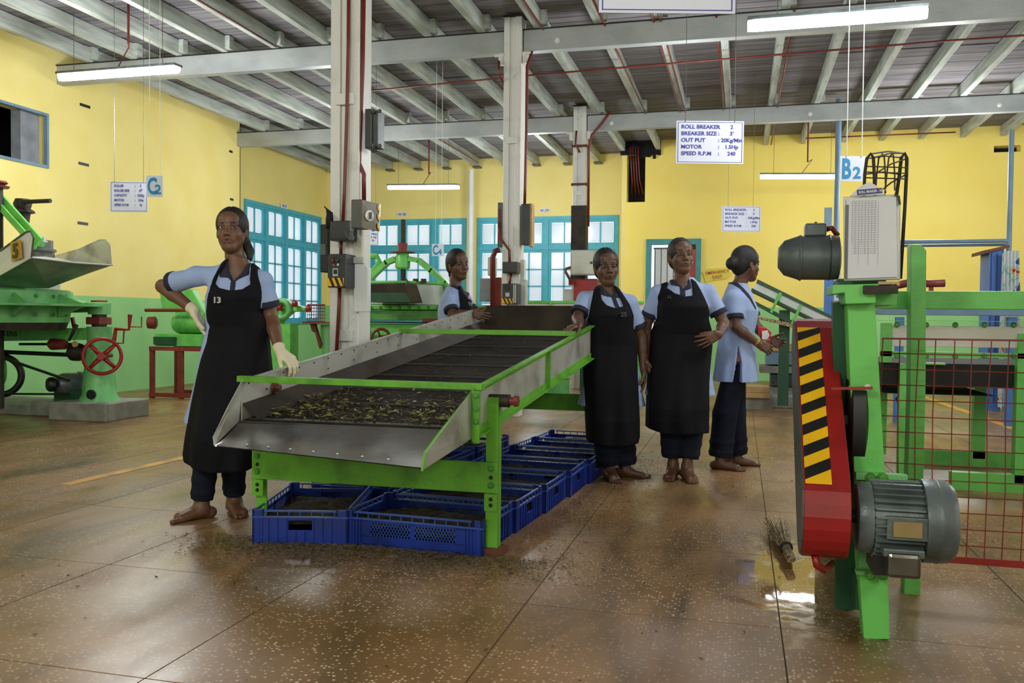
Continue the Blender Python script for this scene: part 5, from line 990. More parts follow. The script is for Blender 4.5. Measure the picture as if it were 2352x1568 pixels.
# ================================================================ PEOPLE: signed distance modelling, meshed by surface nets
def axis_(lo, hi, fine, step=.0075, fs=.0032):
    xs = [lo]
    while xs[-1] < hi:
        x = xs[-1]; xs.append(x+(fs if any(a-step < x < b for a, b in fine) else step))
    return np.array(xs, np.float32)
class Grid:
    def __init__(s, lo, hi, fine=((), (), ()), step=.0075, fs=.0032):
        s.ax = [axis_(lo[i], hi[i], fine[i], step, fs) for i in range(3)]; s.F = np.full([len(a) for a in s.ax], 1., np.float32)
    def sub(s, lo, hi, m=.035):
        sl = []
        for i in range(3):
            a = max(0, int(np.searchsorted(s.ax[i], lo[i]-m))-1); b = min(len(s.ax[i]), int(np.searchsorted(s.ax[i], hi[i]+m))+1)
            if b-a < 2: return None, None
            sl.append(slice(a, b))
        sl = tuple(sl); return sl, (s.ax[0][sl[0]][:, None, None], s.ax[1][sl[1]][None, :, None], s.ax[2][sl[2]][None, None, :])
    def comb(s, sl, d, k, op):
        f = s.F[sl]
        if op == 'u': h = np.maximum(k-np.abs(f-d), 0)/k; s.F[sl] = np.minimum(f, d)-h*h*k*.25
        else: d = -d; h = np.maximum(k-np.abs(f-d), 0)/k; s.F[sl] = np.maximum(f, d)+h*h*k*.25
    def cone(s, a, b, ra, rb, k=.012, op='u', cap=None):
        a = np.array(a, np.float32); b = np.array(b, np.float32); R = max(ra, rb)
        sl, P = s.sub(np.minimum(a, b)-R, np.maximum(a, b)+R, .02+k)
        if sl is None: return
        ab = b-a; L2 = max(float(ab@ab), 1e-9); q = [P[i]-a[i] for i in range(3)]
        tt = (q[0]*ab[0]+q[1]*ab[1]+q[2]*ab[2])/L2; t = np.clip(tt, 0, 1)
        d = np.sqrt((q[0]-t*ab[0])**2+(q[1]-t*ab[1])**2+(q[2]-t*ab[2])**2)-(ra+(rb-ra)*t)
        L = math.sqrt(L2)
        if cap in ('b', 'ab'): d = np.maximum(d, (tt-1)*L)
        if cap in ('a', 'ab'): d = np.maximum(d, -tt*L)
        s.comb(sl, d.astype(np.float32), k, op)
    def ell(s, c, r, R=None, k=.012, op='u'):
        c = np.array(c, np.float32); m = max(r); sl, P = s.sub(c-m, c+m, .02+k)
        if sl is None: return
        q = [P[i]-c[i] for i in range(3)]
        if R is not None: q = [q[0]*R[j][0]+q[1]*R[j][1]+q[2]*R[j][2] for j in range(3)]
        k0 = np.sqrt((q[0]/r[0])**2+(q[1]/r[1])**2+(q[2]/r[2])**2)+1e-6; k1 = np.sqrt((q[0]/r[0]**2)**2+(q[1]/r[1]**2)**2+(q[2]/r[2]**2)**2)+1e-6
        s.comb(sl, (k0*(k0-1)/k1).astype(np.float32), k, op)
    def column(s, Z, cx, cy, A, B, yaw=0., k=.02, grow=0., folds=0., nf=9, ph=0., pw=2.3, op='u'):
        z0, z1 = Z[0], Z[-1]; am = max(max(A), max(B))+grow+.03
        sl, P = s.sub(np.array([min(cx)-am, min(cy)-am, z0]), np.array([max(cx)+am, max(cy)+am, z1]), .03)
        z = P[2]; f = lambda v: np.interp(z, Z, v).astype(np.float32)
        X = P[0]-f(cx); Y = P[1]-f(cy); c_, s_ = math.cos(yaw), math.sin(yaw); u = X*c_+Y*s_; v = -X*s_+Y*c_
        a = f(A)+grow; b = f(B)+grow
        if folds:
            th = np.arctan2(v/b, u/a); w_ = (.25+np.clip((z1-.25-z)/(z1-z0), 0, 1))*folds; q = 1+w_*(np.sin(th*nf+ph+z*2)+.5*np.sin(th*nf*1.7+ph*2-z*5)); a = a*q; b = b*q
        d = ((np.abs(u)/a)**pw+(np.abs(v)/b)**pw)**(1/pw); d = (d-1)*np.minimum(a, b); d = np.maximum(d, np.maximum(z0-z, z-z1)); s.comb(sl, d.astype(np.float32), k, op)
    def mesh(s, name, m, parent, tint=None):
        F = s.F; S = F < 0
        cs = sum_ = None
        n = [len(a) for a in s.ax]; cnt = np.zeros((n[0]-1, n[1]-1, n[2]-1), np.int8)
        for i in (0, 1):
            for j in (0, 1):
                for k in (0, 1): cnt += S[i:n[0]-1+i, j:n[1]-1+j, k:n[2]-1+k]
        I = np.argwhere((cnt > 0) & (cnt < 8))
        if len(I) == 0: return None
        idx = np.full(cnt.shape, -1, np.int32); idx[I[:, 0], I[:, 1], I[:, 2]] = np.arange(len(I))
        acc = np.zeros((len(I), 3)); num = np.zeros(len(I)); cor = [(i, j, k) for i in (0, 1) for j in (0, 1) for k in (0, 1)]
        val = {c: F[I[:, 0]+c[0], I[:, 1]+c[1], I[:, 2]+c[2]] for c in cor}
        pos = {c: np.stack([s.ax[q][I[:, q]+c[q]] for q in range(3)], 1) for c in cor}
        for c in cor:
            for q in range(3):
                if c[q]: continue
                e = list(c); e[q] = 1; e = tuple(e); a, b = val[c], val[e]; x = (a < 0) != (b < 0)
                t = np.where(x, a/np.where(x, a-b, 1), 0)[:, None]; acc += np.where(x[:, None], pos[c]+(pos[e]-pos[c])*t, 0); num += x
        V = acc/num[:, None]; faces = []
        for q in range(3):
            o1, o2 = [(1, 2), (2, 0), (0, 1)][q]
            A = [slice(1, n[r]-1) for r in range(3)]; A[q] = slice(0, n[q]-1); B = list(A); B[q] = slice(1, n[q])
            s0 = S[tuple(A)]; s1 = S[tuple(B)]; E = np.argwhere(s0 != s1); off = np.array([1, 1, 1]); off[q] = 0; E = E+off
            ins = S[E[:, 0], E[:, 1], E[:, 2]]
            def g(d1, d2): C_ = E.copy(); C_[:, o1] -= d1; C_[:, o2] -= d2; return idx[C_[:, 0], C_[:, 1], C_[:, 2]]
            Qd = np.stack([g(1, 1), g(0, 1), g(0, 0), g(1, 0)], 1); Qd[~ins] = Qd[~ins][:, ::-1]; faces.append(Qd)
        Fc = np.concatenate(faces); Fc = Fc[(Fc >= 0).all(1)]
        me = bpy.data.meshes.new(name); me.vertices.add(len(V)); me.vertices.foreach_set('co', V.astype(np.float32).ravel())
        me.loops.add(len(Fc)*4); me.loops.foreach_set('vertex_index', Fc.astype(np.int32).ravel()); me.polygons.add(len(Fc)); me.polygons.foreach_set('loop_start', np.arange(0, len(Fc)*4, 4, dtype=np.int32)); me.polygons.foreach_set('loop_total', np.full(len(Fc), 4, dtype=np.int32))
        me.update(); me.validate(); me.shade_smooth()
        if tint is not None:
            col_ = tint(V); at = me.color_attributes.new('tint', 'FLOAT_COLOR', 'POINT')
            if len(me.vertices) == len(V): at.data.foreach_set('color', np.concatenate([col_, np.ones((len(V), 1))], 1).astype(np.float32).ravel())
        me.materials.append(MATS[m]); o = bpy.data.objects.new(name, me); C.objects.link(o); o.parent = parent; ORG[o.name] = ORG[parent.name]; return o
def poly_sdf(pts, X, Z):
    pts = np.array(pts, np.float32); d = np.full(np.broadcast(X, Z).shape, 1e9, np.float32); ins = np.zeros(d.shape, bool); n = len(pts)
    for i in range(n):
        a, b = pts[i], pts[(i+1) % n]; e = b-a; wx, wz = X-a[0], Z-a[1]; t = np.clip((wx*e[0]+wz*e[1])/max(float(e@e), 1e-9), 0, 1)
        d = np.minimum(d, (wx-e[0]*t)**2+(wz-e[1]*t)**2); c = ((a[1] <= Z) & (b[1] > Z)) | ((b[1] <= Z) & (a[1] > Z))
        if abs(e[1]) > 1e-9: ins ^= c & (X < a[0]+(Z-a[1])/e[1]*e[0])
    d = np.sqrt(d); return np.where(ins, -d, d)
def skin_mat(name, rgb):
    m = mat(name, rgb, .48, 0, .10, 14, .12, 120); nt = m.node_tree; N = nt.nodes; L = nt.links; b = N['Principled BSDF']; src = b.inputs['Base Color'].links[0].from_socket
    at = N.new('ShaderNodeVertexColor'); at.layer_name = 'tint'; mx = N.new('ShaderNodeMix'); mx.data_type = 'RGBA'; mx.blend_type = 'MULTIPLY'; mx.inputs[0].default_value = 1
    L.new(src, mx.inputs[6]); L.new(at.outputs[0], mx.inputs[7]); L.new(mx.outputs[2], b.inputs['Base Color']); b.inputs['Subsurface Weight'].default_value = .0
skin_mat('skin_a', (112, 76, 56)); skin_mat('skin_b', (98, 66, 50)); skin_mat('skin_c', (108, 74, 56))
mat('hair', (22, 19, 20), .58, 0, .3, 60, .5, 180, stretch=(1, 1, .15)); mat('hair_grey', (40, 36, 35), .6, 0, .3, 60, .5, 180, rgb2=(34, 30, 31), stretch=(1, 1, .15))
mat('shirt', (158, 178, 222), .8, 0, .06, 7, .15, 30); mat('navy', (34, 36, 58), .8, 0, .15, 8, .15, 40); mat('apron', (17, 17, 24), .8, 0, .15, 4, .25, 22, spec=.2); mat('trouser', (24, 29, 46), .85, 0, .15, 6, .3, 25, spec=.2)
mat('glove', (226, 214, 186), .75, 0, .08, 12, .2, 60); mat('eye_white', (205, 200, 192), .25, 0, .02, 5); mat('iris', (20, 14, 12), .15, 0, .02, 5); mat('gold', (214, 168, 70), .3, .8, .05, 5); mat('brow', (34, 28, 26), .8, 0, .1, 40); mat('chalk', (200, 202, 200), .8, 0, .1, 30); mat('bindi', (120, 24, 30), .6, 0, .1, 5); mat('dull_ink', (84, 92, 92), .8, 0, .1, 30); mat('foil_red', (190, 30, 40), .3, .2, .1, 30); mat('foil', (215, 210, 215), .25, .5, .1, 40)
V3 = lambda *a: np.array(a, float)
def nrm_(v): v = np.array(v, float); return v/np.linalg.norm(v)
def hand(G, w_, d, n, s, sc_=1., curl=(.3, .5, .4), spread=.12, thumb=(.7, .3), fat=0., curls=None):
    """w_ wrist, d finger direction, n palm side, s thumb side"""
    w_, d, n, s = V3(*w_), nrm_(d), nrm_(n), nrm_(s); s = nrm_(s-d*(s@d)); n = np.cross(d, s)*(1 if np.cross(d, s)@n > 0 else -1)
    fl_ = [(.027, .038, .023, .018, .0082), (.009, .042, .027, .019, .0085), (-.009, .039, .025, .018, .0082), (-.026, .030, .019, .016, .0072)]
    for i, (o_, l1, l2, l3, r) in enumerate(fl_):
        r = (r+fat)*sc_; base = w_+d*(.084-abs(i-1)*.004-(.004 if i == 3 else 0))*sc_+s*o_*sc_; G.cone(w_+s*o_*.6*sc_+d*.008, base, .0135*sc_, .0115*sc_+fat, .012)
        cu = curls[i] if curls else curl; ang = 0; p = base; dd = nrm_(d+s*spread*(1.5-i)*.6)
        for l, c_, rr in ((l1, cu[0], r), (l2, cu[1], r*.93), (l3, cu[2], r*.84)):
            ang += c_; q = p+(dd*math.cos(ang)+n*math.sin(ang))*l*sc_; G.cone(p, q, rr*1.04, rr*.95, .003); p = q
    b = w_+d*.02*sc_+s*.022*sc_; t = nrm_(d*math.cos(thumb[0])+s*math.sin(thumb[0])+n*thumb[1]); p1 = b+t*.042*sc_; G.cone(w_+d*.012, b, .014*sc_, .015*sc_, .012); G.cone(b, p1, .0145*sc_, .0105*sc_+fat, .008)
    t2 = nrm_(t+d*.35+n*.2); p2 = p1+t2*.032*sc_; G.cone(p1, p2, .0102*sc_+fat, .0092*sc_+fat, .003); p3 = p2+nrm_(t2+d*.2+n*.25)*.024*sc_; G.cone(p2, p3, .0092*sc_+fat, .0075*sc_+fat, .003)
def foot(G, ank, dr, side, sc_=1.):
    a = V3(*ank); d = nrm_((dr[0], dr[1], 0)); s = V3(-d[1], d[0], 0)*side   # side: direction of the big toe
    hl = V3(a[0], a[1], .028)-d*.045; G.cone(a, V3(a[0], a[1], .05)+d*.01, .036, .038, .02); G.ell(hl, (.03, .03, .028), None, .02); ball = V3(a[0], a[1], .024)+d*.115*sc_
    for o_, r in ((.022, .022), (-.016, .019)): G.cone(V3(a[0], a[1], .045)+s*o_*.5, ball+s*o_-V3(0, 0, .004), .032, r, .02)
    G.cone(hl, ball-s*.012, .024, .018, .02)
    for i, (o_, f_, r) in enumerate(((.034, .162, .0115), (.016, .166, .0085), (.001, .160, .008), (-.013, .150, .0075), (-.027, .138, .007))):
        G.cone(ball+s*o_*.85-V3(0, 0, .010), V3(a[0], a[1], .0)+d*(f_*sc_)+s*(o_*1.08)+V3(0, 0, r), r*1.15, r, .004)
def person(zc, px0, foot_y, D):
    root = PZ(px0, foot_y, zc); root = Vector((root.x, root.y, 0)); dist = zc
    r = thing('person', (0, 0, 0), D['label'], 'person', None); r.location = root; r.rotation_euler.z = YAW; ORG[r.name] = Vector((0, 0, 0))
    def L(px, py, dy=0.): p = PZ(px, py, zc+dy)-Vector((root.x, root.y, 0)); return V3(p.dot(r0), p.dot(Vector((-math.sin(YAW), math.cos(YAW), 0))), p.z)
    def T(q): return L(*q)
    hc = T(D['head']); yw, pt, tl = D['face']; hs = D.get('hs', 1.)
    X_ = V3(math.cos(yw), math.sin(yw), 0); Vf = V3(math.sin(yw), -math.cos(yw), 0); Zv = V3(0, 0, 1)
    Vn = Vf*math.cos(pt)+Zv*math.sin(pt); Wn = Zv*math.cos(pt)-Vf*math.sin(pt); Xn = X_*math.cos(tl)+Wn*math.sin(tl); Wn = Wn*math.cos(tl)-X_*math.sin(tl); RH = np.array([Xn, Vn, Wn], np.float32)
    def h(u, v, w): return hc+(Xn*u+Vn*v+Wn*w)*hs
    sh = [T(D['shL']), T(D['shR'])]; mid_ = (sh[0]+sh[1])/2; sh = [mid_+(q-mid_)*.94-V3(0, 0, .022) for q in sh]; nb = (sh[0]+sh[1])/2+V3(0, 0, .070); nb[0] = T(D['neck'])[0] if 'neck' in D else nb[0]
    el = [T(D['elL']), T(D['elR'])]; wr = [T(D['wrL']), T(D['wrR'])]; pel = T(D['pel']); tw = D.get('torso_yaw', 0.); bulk = D.get('bulk', 1.)
    zs_ = (sh[0][2]+sh[1][2])/2+.022; ank = [T(q) for q in D['ank']]; kn = [T(q) for q in D['knee']]; hip = [pel+V3(-.068*math.cos(tw), -.068*math.sin(tw), -.03), pel+V3(.068*math.cos(tw), .068*math.sin(tw), -.03)]
    for a in ank: a[2] = .085
    Z = [zs_-.80, zs_-.66, zs_-.48, zs_-.40, zs_-.29, zs_-.20, zs_-.12, zs_-.04, zs_+.028, zs_+.075]; A = [.20, .19, .178, .165, .142, .150, .156, .140, .092, .062]; B = [.16, .145, .13, .122, .108, .118, .126, .10, .078, .058]
    A = [a*bulk for a in A]; B = [b*bulk for b in B]; fx, fy = math.sin(tw), -math.cos(tw)
    cx = [float(np.interp(z, [pel[2], zs_], [pel[0], nb[0]])) for z in Z]; cy = [float(np.interp(z, [pel[2], zs_], [pel[1], nb[1]])) for z in Z]
    for i, z in enumerate(Z):
        k = max(0, 1-abs(z-(zs_-.15))/.12)*.012; cx[i] += fx*k; cy[i] += fy*k
    hw = []
    fine = [[], [], []]
    def addf(c, rr):
        for i in range(3): fine[i].append((c[i]-rr[i], c[i]+rr[i]))
    addf(hc, (.095, .125, .135)); 
    for i, hd in enumerate(D['hands']):
        if hd: addf(wr[i]+nrm_(hd['d'])*.07, (.085, .085, .085))
    allp = np.array([hc]+sh+el+wr+ank+[pel]); lo = allp.min(0)-.26; hi = allp.max(0)+.26; lo[2] = -.01; hi[2] = hc[2]+.15
    # ---- body
    G = Grid(lo, hi, fine, .0085, .0033)
    G.column(Z[2:], cx[2:], cy[2:], A[2:], B[2:], tw, .02, -.014)
    G.cone(nb-V3(0, 0, .03), h(0, -.022, -.06), .050, .047*hs, .03)
    for i in (0, 1):
        G.cone(nb-V3(0, 0, .045), sh[i], .035, .042, .03); G.cone(sh[i], el[i], .043*bulk, .036, .015); G.cone(el[i], el[i]+(wr[i]-el[i])*.35, .037, .037, .01); G.cone(el[i]+(wr[i]-el[i])*.35, wr[i], .036, .0235, .012)
        G.cone(hip[i], kn[i], .075, .05, .03); G.cone(kn[i], ank[i], .048, .032, .02)
        foot(G, ank[i], D['toe'][i], D.get('big', (1, -1))[i])
        hd = D['hands'][i]
        if hd and not D.get('gloves'): hand(G, wr[i], **hd)
        elif D.get('gloves'): G.cone(wr[i], wr[i]+nrm_(hd['d'])*.03, .018, .012, .01)
    for c_, r_, k_ in (((0, -.014, .03), (.070, .090, .086), .01), ((0, .022, -.032), (.0535, .060, .082), .03), ((0, .058, -.098), (.022, .020, .018), .028), ((-.036, .052, -.034), (.022, .022, .022), .028), ((.036, .052, -.034), (.022, .022, .022), .028), ((0, .055, .05), (.048, .030, .035), .03)):
        G.ell(h(*c_), [q*hs for q in r_], RH, k_)
    for s in (-1, 1):
        G.cone(h(s*.049, 0, -.042), h(s*.014, .056, -.101), .016*hs, .015*hs, .03); G.ell(h(s*.0735, -.01, -.012), (.008*hs, .017*hs, .029*hs), RH, .005); G.ell(h(s*.078, -.006, -.010), (.005*hs, .009*hs, .018*hs), RH, .004, 's')
        G.ell(h(s*.031, .092, -.002), (.018*hs, .016*hs, .0115*hs), RH, .012, 's'); G.cone(h(s*.014, .081, .017), h(s*.046, .069, .017), .008*hs, .006*hs, .014)
        G.ell(h(s*.031, .0675, -.001), (.0155*hs, .014*hs, .0125*hs), RH, .003)
        for (u1, w1), (u2, w2) in (((.018, .001), (.027, .0078)), ((.027, .0078), (.036, .0078)), ((.036, .0078), (.045, .0005)), ((.019, -.004), (.031, -.0088)), ((.031, -.0088), (.044, -.003))):
            G.cone(h(s*u1, .0815-(u1-.015)*.28, w1), h(s*u2, .0815-(u2-.015)*.28, w2), .0030*hs, .0030*hs, .004)
        G.ell(h(s*.0125, .090, -.039), (.0085*hs, .010*hs, .0075*hs), RH, .006)
    G.cone(h(0, .080, .006), h(0, .100, -.034), .0075*hs, .0112*hs, .014); G.ell(h(0, .072, -.062), (.03*hs, .02*hs, .022*hs), RH, .02)
    for s in (-1, 1): G.ell(h(s*.0075, .098, -.047), (.0038*hs, .006*hs, .003*hs), RH, .003, 's')
    G.cone(h(-.023, .081, -.0645), h(0, .092, -.0615), .0042*hs, .0066*hs, .004); G.cone(h(.023, .081, -.0645), h(0, .092, -.0615), .0042*hs, .0066*hs, .004)
    G.cone(h(-.015, .085, -.0745), h(.015, .085, -.0745), .0066*hs, .0066*hs, .005); G.cone(h(-.024, .088, -.0682), h(-.008, .0975, -.0682), .0024, .0026, .002, 's'); G.cone(h(-.008, .0975, -.0682), h(.008, .0975, -.0682), .0026, .0026, .002, 's'); G.cone(h(.008, .0975, -.0682), h(.024, .088, -.0682), .0026, .0024, .002, 's')
    def tint(V):
        q = (V-hc)@RH.T.astype(float)/hs; c_ = np.ones((len(V), 3)); f = q[:, 1] > .03
        m_ = np.exp(-((q[:, 0]/.026)**4+((q[:, 2]+.0675)/.0105)**4))*f; c_ *= 1-m_[:, None]*np.array([.22, .48, .40]); m_ = np.exp(-((q[:, 0]/.025)**4+((q[:, 2]+.0682)/.0024)**2))*f; c_ *= 1-m_[:, None]*.6; m_ = np.exp(-(((np.abs(q[:, 0])-.0075)/.005)**2+((q[:, 2]+.046)/.004)**2))*f; c_ *= 1-m_[:, None]*.6  # lip colour, plus shade of mouth groove and nostrils painted in
        m_ = np.exp(-(((np.abs(q[:, 0])-.031)/.019)**4+((q[:, 2]-.001)/.014)**4))*f; c_ *= 1-m_[:, None]*.35
        return c_
    G.mesh('body', D['skin'], r, tint)
    # ---- eyes, brows
    for s in (-1, 1):
        c_ = h(s*.031, .0705, -.001); m = MB(); prof = [(.0118*hs*math.sin(a), -.0118*hs*math.cos(a)) for a in [math.pi*k/12 for k in range(13)]]; m.lathe(prof, c_, Vn, 18); e = m.build('eye', 'eye_white', r, smooth=True)
        gz = nrm_(Vn+Xn*D.get('gaze', (0, 0))[0]+Wn*D.get('gaze', (0, 0))[1]); MB().lathe([(.0062*hs, .0104*hs), (.0058*hs, .0112*hs), (.003*hs, .0122*hs)], c_, gz, 16).build('iris', 'iris', e, smooth=True)
        m = MB(); m.tube([h(s*.013, .0885, .0185), h(s*.022, .088, .0225), h(s*.033, .0835, .0235), h(s*.047, .071, .0175)], [.0022*hs, .0034*hs, .003*hs, .0012*hs], 6); m.build('eyebrow', 'brow', r, smooth=True)
    # ---- hair
    G = Grid(hc-.24, hc+.22, ((), (), ()), .0042, .0042)
    G.ell(h(0, -.018, .034), (.0830*hs, .103*hs, .096*hs), RH, .01); G.ell(h(0, -.06, -.02), (.068*hs, .05*hs, .07*hs), RH, .03)
    G.ell(h(0, .092, -.048), (.064*hs, .082*hs, .112*hs), RH, .010, 's'); 
    for s in (-1, 1): G.ell(h(s*.078, .012, -.052), (.02*hs, .04*hs, .040*hs), RH, .01, 's'); G.ell(h(s*.080, -.008, -.015), (.012*hs, .016*hs, .024*hs), RH, .006, 's')
    G.cone(h(0, .07, .105), h(0, -.03, .135), .003, .003, .006, 's')
    for (a, b, ra, rb_) in D.get('hair', ()): G.cone(h(*a), h(*b), ra*hs, rb_*hs, .008)
    G.mesh('hair', D.get('hair_mat', 'hair'), r)
    # ---- trousers
    G = Grid(lo, (hi[0], hi[1], zs_-.4), ((), (), ()), .008)
    tr_ = D.get('tr', (.085, .072, .062)); zh = D.get('tz', .075)
    for i in (0, 1):
        G.cone(hip[i], kn[i], tr_[0], tr_[1], .03); a = ank[i].copy(); a[2] = zh+.0; G.cone(kn[i], a, tr_[1], tr_[2], .015, cap='b')
        kk = kn[i]*.35+a*.65; G.ell(kk, (tr_[2]*1.04, tr_[2]*1.04, .02), None, .02); kk = kn[i]*.12+a*.88; G.ell(kk, (tr_[2]*1.06, tr_[2]*1.06, .015), None, .015)
    G.mesh('trousers', 'trouser', r)
    # ---- kurta
    hem = D.get('hem', zs_-.80); ks = D.get('flare', 1.)
    def kurta(G, grow=0., folds=.035, upper=False):
        if upper:
            for i in (0, 1): G.cone(nb-V3(0, 0, .05), sh[i], .043+grow, .046+grow, .045)
            return
        A2 = list(A); B2 = list(B); A2[0] *= ks; A2[1] *= (1+ks)/2; B2[0] *= ks; Zk = list(Z)
        if hem < Zk[0]: Zk[0] = hem
        G.column(Zk, cx, cy, A2, B2, tw, .02, grow, folds, 8, D.get('ph', 0))
        for i in (0, 1): G.cone(nb-V3(0, 0, .05), sh[i], .043+grow, .046+grow, .045)
    G = Grid((lo[0], lo[1], max(hem, Z[0])-.01 if hem > Z[0] else hem-.01), (hi[0], hi[1], zs_+.14), ((), (), ()), .0065)
    kurta(G); sl_ = D.get('sleeve', .68)
    for i in (0, 1):
        G.cone(sh[i]+V3(0, 0, -.008), sh[i]+(el[i]-sh[i])*sl_, .050*bulk, .057, .03, cap='b')
    if hem > Z[0]: G.F[:, :, G.ax[2] < hem] = 1
    X2, Z2 = G.ax[0][:, None], G.ax[2][None, :]
    for pl in D.get('vneck', ()):
        d2 = poly_sdf([L(x, y, -.1)[[0, 2]] for x, y in pl], X2, Z2)[:, None, :]; yy = (G.ax[1]-(nb[1]+.01))[None, :, None]; G.F = np.maximum(G.F, -np.maximum(d2, yy))
    for pl in D.get('slit', ()):
        d2 = poly_sdf([L(x, y, 0)[[0, 2]] for x, y in pl], X2, Z2)[:, None, :]; yy = (G.ax[1]-(pel[1]+.0))[None, :, None]; G.F = np.maximum(G.F, -np.maximum(d2, yy))
    kb = G.F.copy(); G.F = kb; kt = G.mesh('kurta', 'shirt', r)
    # collar
    for pl in D.get('collar', ()):
        G.F = np.maximum(kb-.0045, poly_sdf([L(x, y, -.1)[[0, 2]] for x, y in pl], X2, Z2)[:, None, :]); G.F = np.maximum(G.F, (G.ax[1]-(nb[1]+D.get('cy', .02)))[None, :, None]); G.mesh('collar', 'navy', kt)
    for i in (0, 1):
        e = sh[i]+(el[i]-sh[i])*sl_; d = (el[i]-sh[i])/np.linalg.norm(el[i]-sh[i]); G2 = Grid(e-.12, e+.12, ((), (), ()), .006); G2.cone(e-d*.022, e+d*.012, .0590, .0605, .004, cap='ab'); G2.mesh('cuff', 'navy', kt)
    # ---- apron
    if D.get('apron'):
        P2 = [L(x, y, -.12)[[0, 2]] for x, y in D['apron']]; pa = np.array(P2); G = Grid((lo[0], lo[1], pa[:, 1].min()-.03), (hi[0], hi[1], pa[:, 1].max()+.04), ((), (), ()), .0065)
        zlo = pa[:, 1].min()-.02; Za = [zlo]+[z for z in np.arange(zlo+.1, zs_-.25, .08)]+[zs_-.20, zs_-.12, zs_-.04, zs_+.028, zs_+.075]; a_, b_, c_x, c_y = [], [], [], []
        for z in Za:
            xs = []
            for i in range(len(pa)):
                p, q = pa[i], pa[(i+1) % len(pa)]
                if (p[1]-z)*(q[1]-z) < 0: xs.append(p[0]+(q[0]-p[0])*(z-p[1])/(q[1]-p[1]))
            ka = float(np.interp(z, Z, A)); kb_ = float(np.interp(z, Z, B)); kx = float(np.interp(z, Z, cx)); ky = float(np.interp(z, Z, cy))
            if xs and z < zs_-.22: hw_ = (max(xs)-min(xs))/2; a_.append(max(hw_*1.04, ka+.008)); c_x.append((max(xs)+min(xs))/2)
            else: a_.append(ka+.010); c_x.append(kx)
            b_.append(kb_*float(np.interp(z, [zs_-.8, zs_-.35], [1.22*max(1, ks), 1.]))+.014); c_y.append(ky)
        if a_[0] < .05: a_[0] = a_[1]; c_x[0] = c_x[1]
        G.column(Za, c_x, c_y, a_, b_, D.get('apron_yaw', tw*.0), .02, 0., .035, 7, 1.+D.get('ph', 0), 2.5)
        kurta(G, .011, 0., True)
        X2, Z2 = G.ax[0][:, None], G.ax[2][None, :]; G.F = np.maximum(G.F, poly_sdf(P2, X2, Z2)[:, None, :]+.001); 
        yc = np.interp(G.ax[2], [zs_-.25, zs_-.02], [pel[1]+.0, nb[1]+.035])[None, None, :]; G.F = np.maximum(G.F, G.ax[1][None, :, None]-yc)
        ap = G.mesh('apron', 'apron', r)
        if 'num' in D:
            s_, (nx, ny), sz, mm = D['num']; p = L(nx, ny, 0); ys = G.F[np.argmin(abs(G.ax[0]-p[0])), :, np.argmin(abs(G.ax[2]-p[2]))]; j = int(np.argmax(ys < 0)); y_ = G.ax[1][j]-.016
            text(s_, sz, (p[0]-sz*.55, y_, p[2]-sz*.35), mm, ap, bold=.02, thick=.008)
    # ---- gloves
    if D.get('gloves'):
        for i in (0, 1):
            hd = D['hands'][i]; c_ = wr[i]+nrm_(hd['d'])*.07; G = Grid(c_-.14, c_+.14, ((), (), ()), .0033); d = nrm_(wr[i]-el[i]); G.cone(wr[i]-d*.035, wr[i], .031, .027, .01, cap='a'); hand(G, wr[i], fat=.0015, **hd); G.mesh('glove', 'glove', r)
    for k_ in D.get('bangles', ()):
        i, off, mm = k_; d = nrm_(wr[i]-el[i]); MB().ring(wr[i]-d*off, d, .027, .0035, 24, 6).build('bangle', mm, r, smooth=True)
    if D.get('bindi'): MB().lathe([(.0035, 0), (.0035, .002)], h(0, .0855, .026), Vn, 10).build('bindi', 'bindi', r)
    if D.get('earring'):
        for s in (-1, 1): MB().lathe([(.002, -.005), (.005, 0), (.002, .005)], h(s*.077, -.006, -.045), (0, 0, 1), 10).build('earring', 'gold', r)
    return r, L, h
SH = V3
# first woman (left)
person(4.5, 500, 1192, dict(label='woman in black apron number 13 with gloves, hand on hip, standing left of the sieve', skin='skin_a',
    head=(532, 529, -.02), face=(.06, .10, .03), hs=.98, gaze=(.25, .15), neck=(545, 600), shL=(446, 622, 0), shR=(609, 634, 0), elL=(374, 657, .10), elR=(622, 728, .03), wrL=(446, 712, .0), wrR=(643, 806, -.10),
    pel=(530, 815, .03), ank=[(464, 1160, 0.02), (538, 1150, .16)], knee=[(478, 1010, .0), (535, 1000, .08)], toe=[(-.75, -.66), (.55, -.8)], big=(1, -1), bulk=.93,
    hands=[dict(d=(.45, .12, -.95), n=(.75, .45, 0), s=(-.2, -.9, .1), curl=(.15, .2, .15), thumb=(.5, .2)), dict(d=(.62, -.25, -.42), n=(-.35, .1, -.9), s=(-.75, -.55, .1), curl=(.45, .65, .4), spread=.2, thumb=(.6, .4))], gloves=True,
    apron=[(516, 588), (500, 600), (482, 640), (470, 700), (460, 760), (441, 830), (426, 930), (410, 1063), (455, 1074), (500, 1081), (572, 1079), (603, 1060), (612, 880), (604, 800), (600, 720), (590, 650), (572, 590), (563, 584), (566, 615), (569, 652), (555, 663), (530, 667), (500, 660), (489, 650), (495, 630), (510, 610)],
    vneck=[[(514, 590), (520, 618), (535, 648), (552, 628), (566, 600), (560, 580), (516, 578)]], collar=[[(510, 596), (498, 618), (500, 636), (522, 638), (533, 650), (535, 648), (520, 618), (516, 596)], [(564, 596), (568, 630), (545, 642), (535, 652), (534, 646), (550, 628), (562, 606)], [(528, 645), (541, 645), (541, 668), (528, 668)]],
    tr=(.085, .066, .056), tz=.10, hem=.50, flare=1.3, num=('13', (520, 690), .042, 'chalk'), ph=.6,
    hair=[((.045, -.07, -.04), (.078, -.062, -.10), .03, .024), ((.078, -.062, -.10), (.082, -.05, -.14), .022, .016)]))
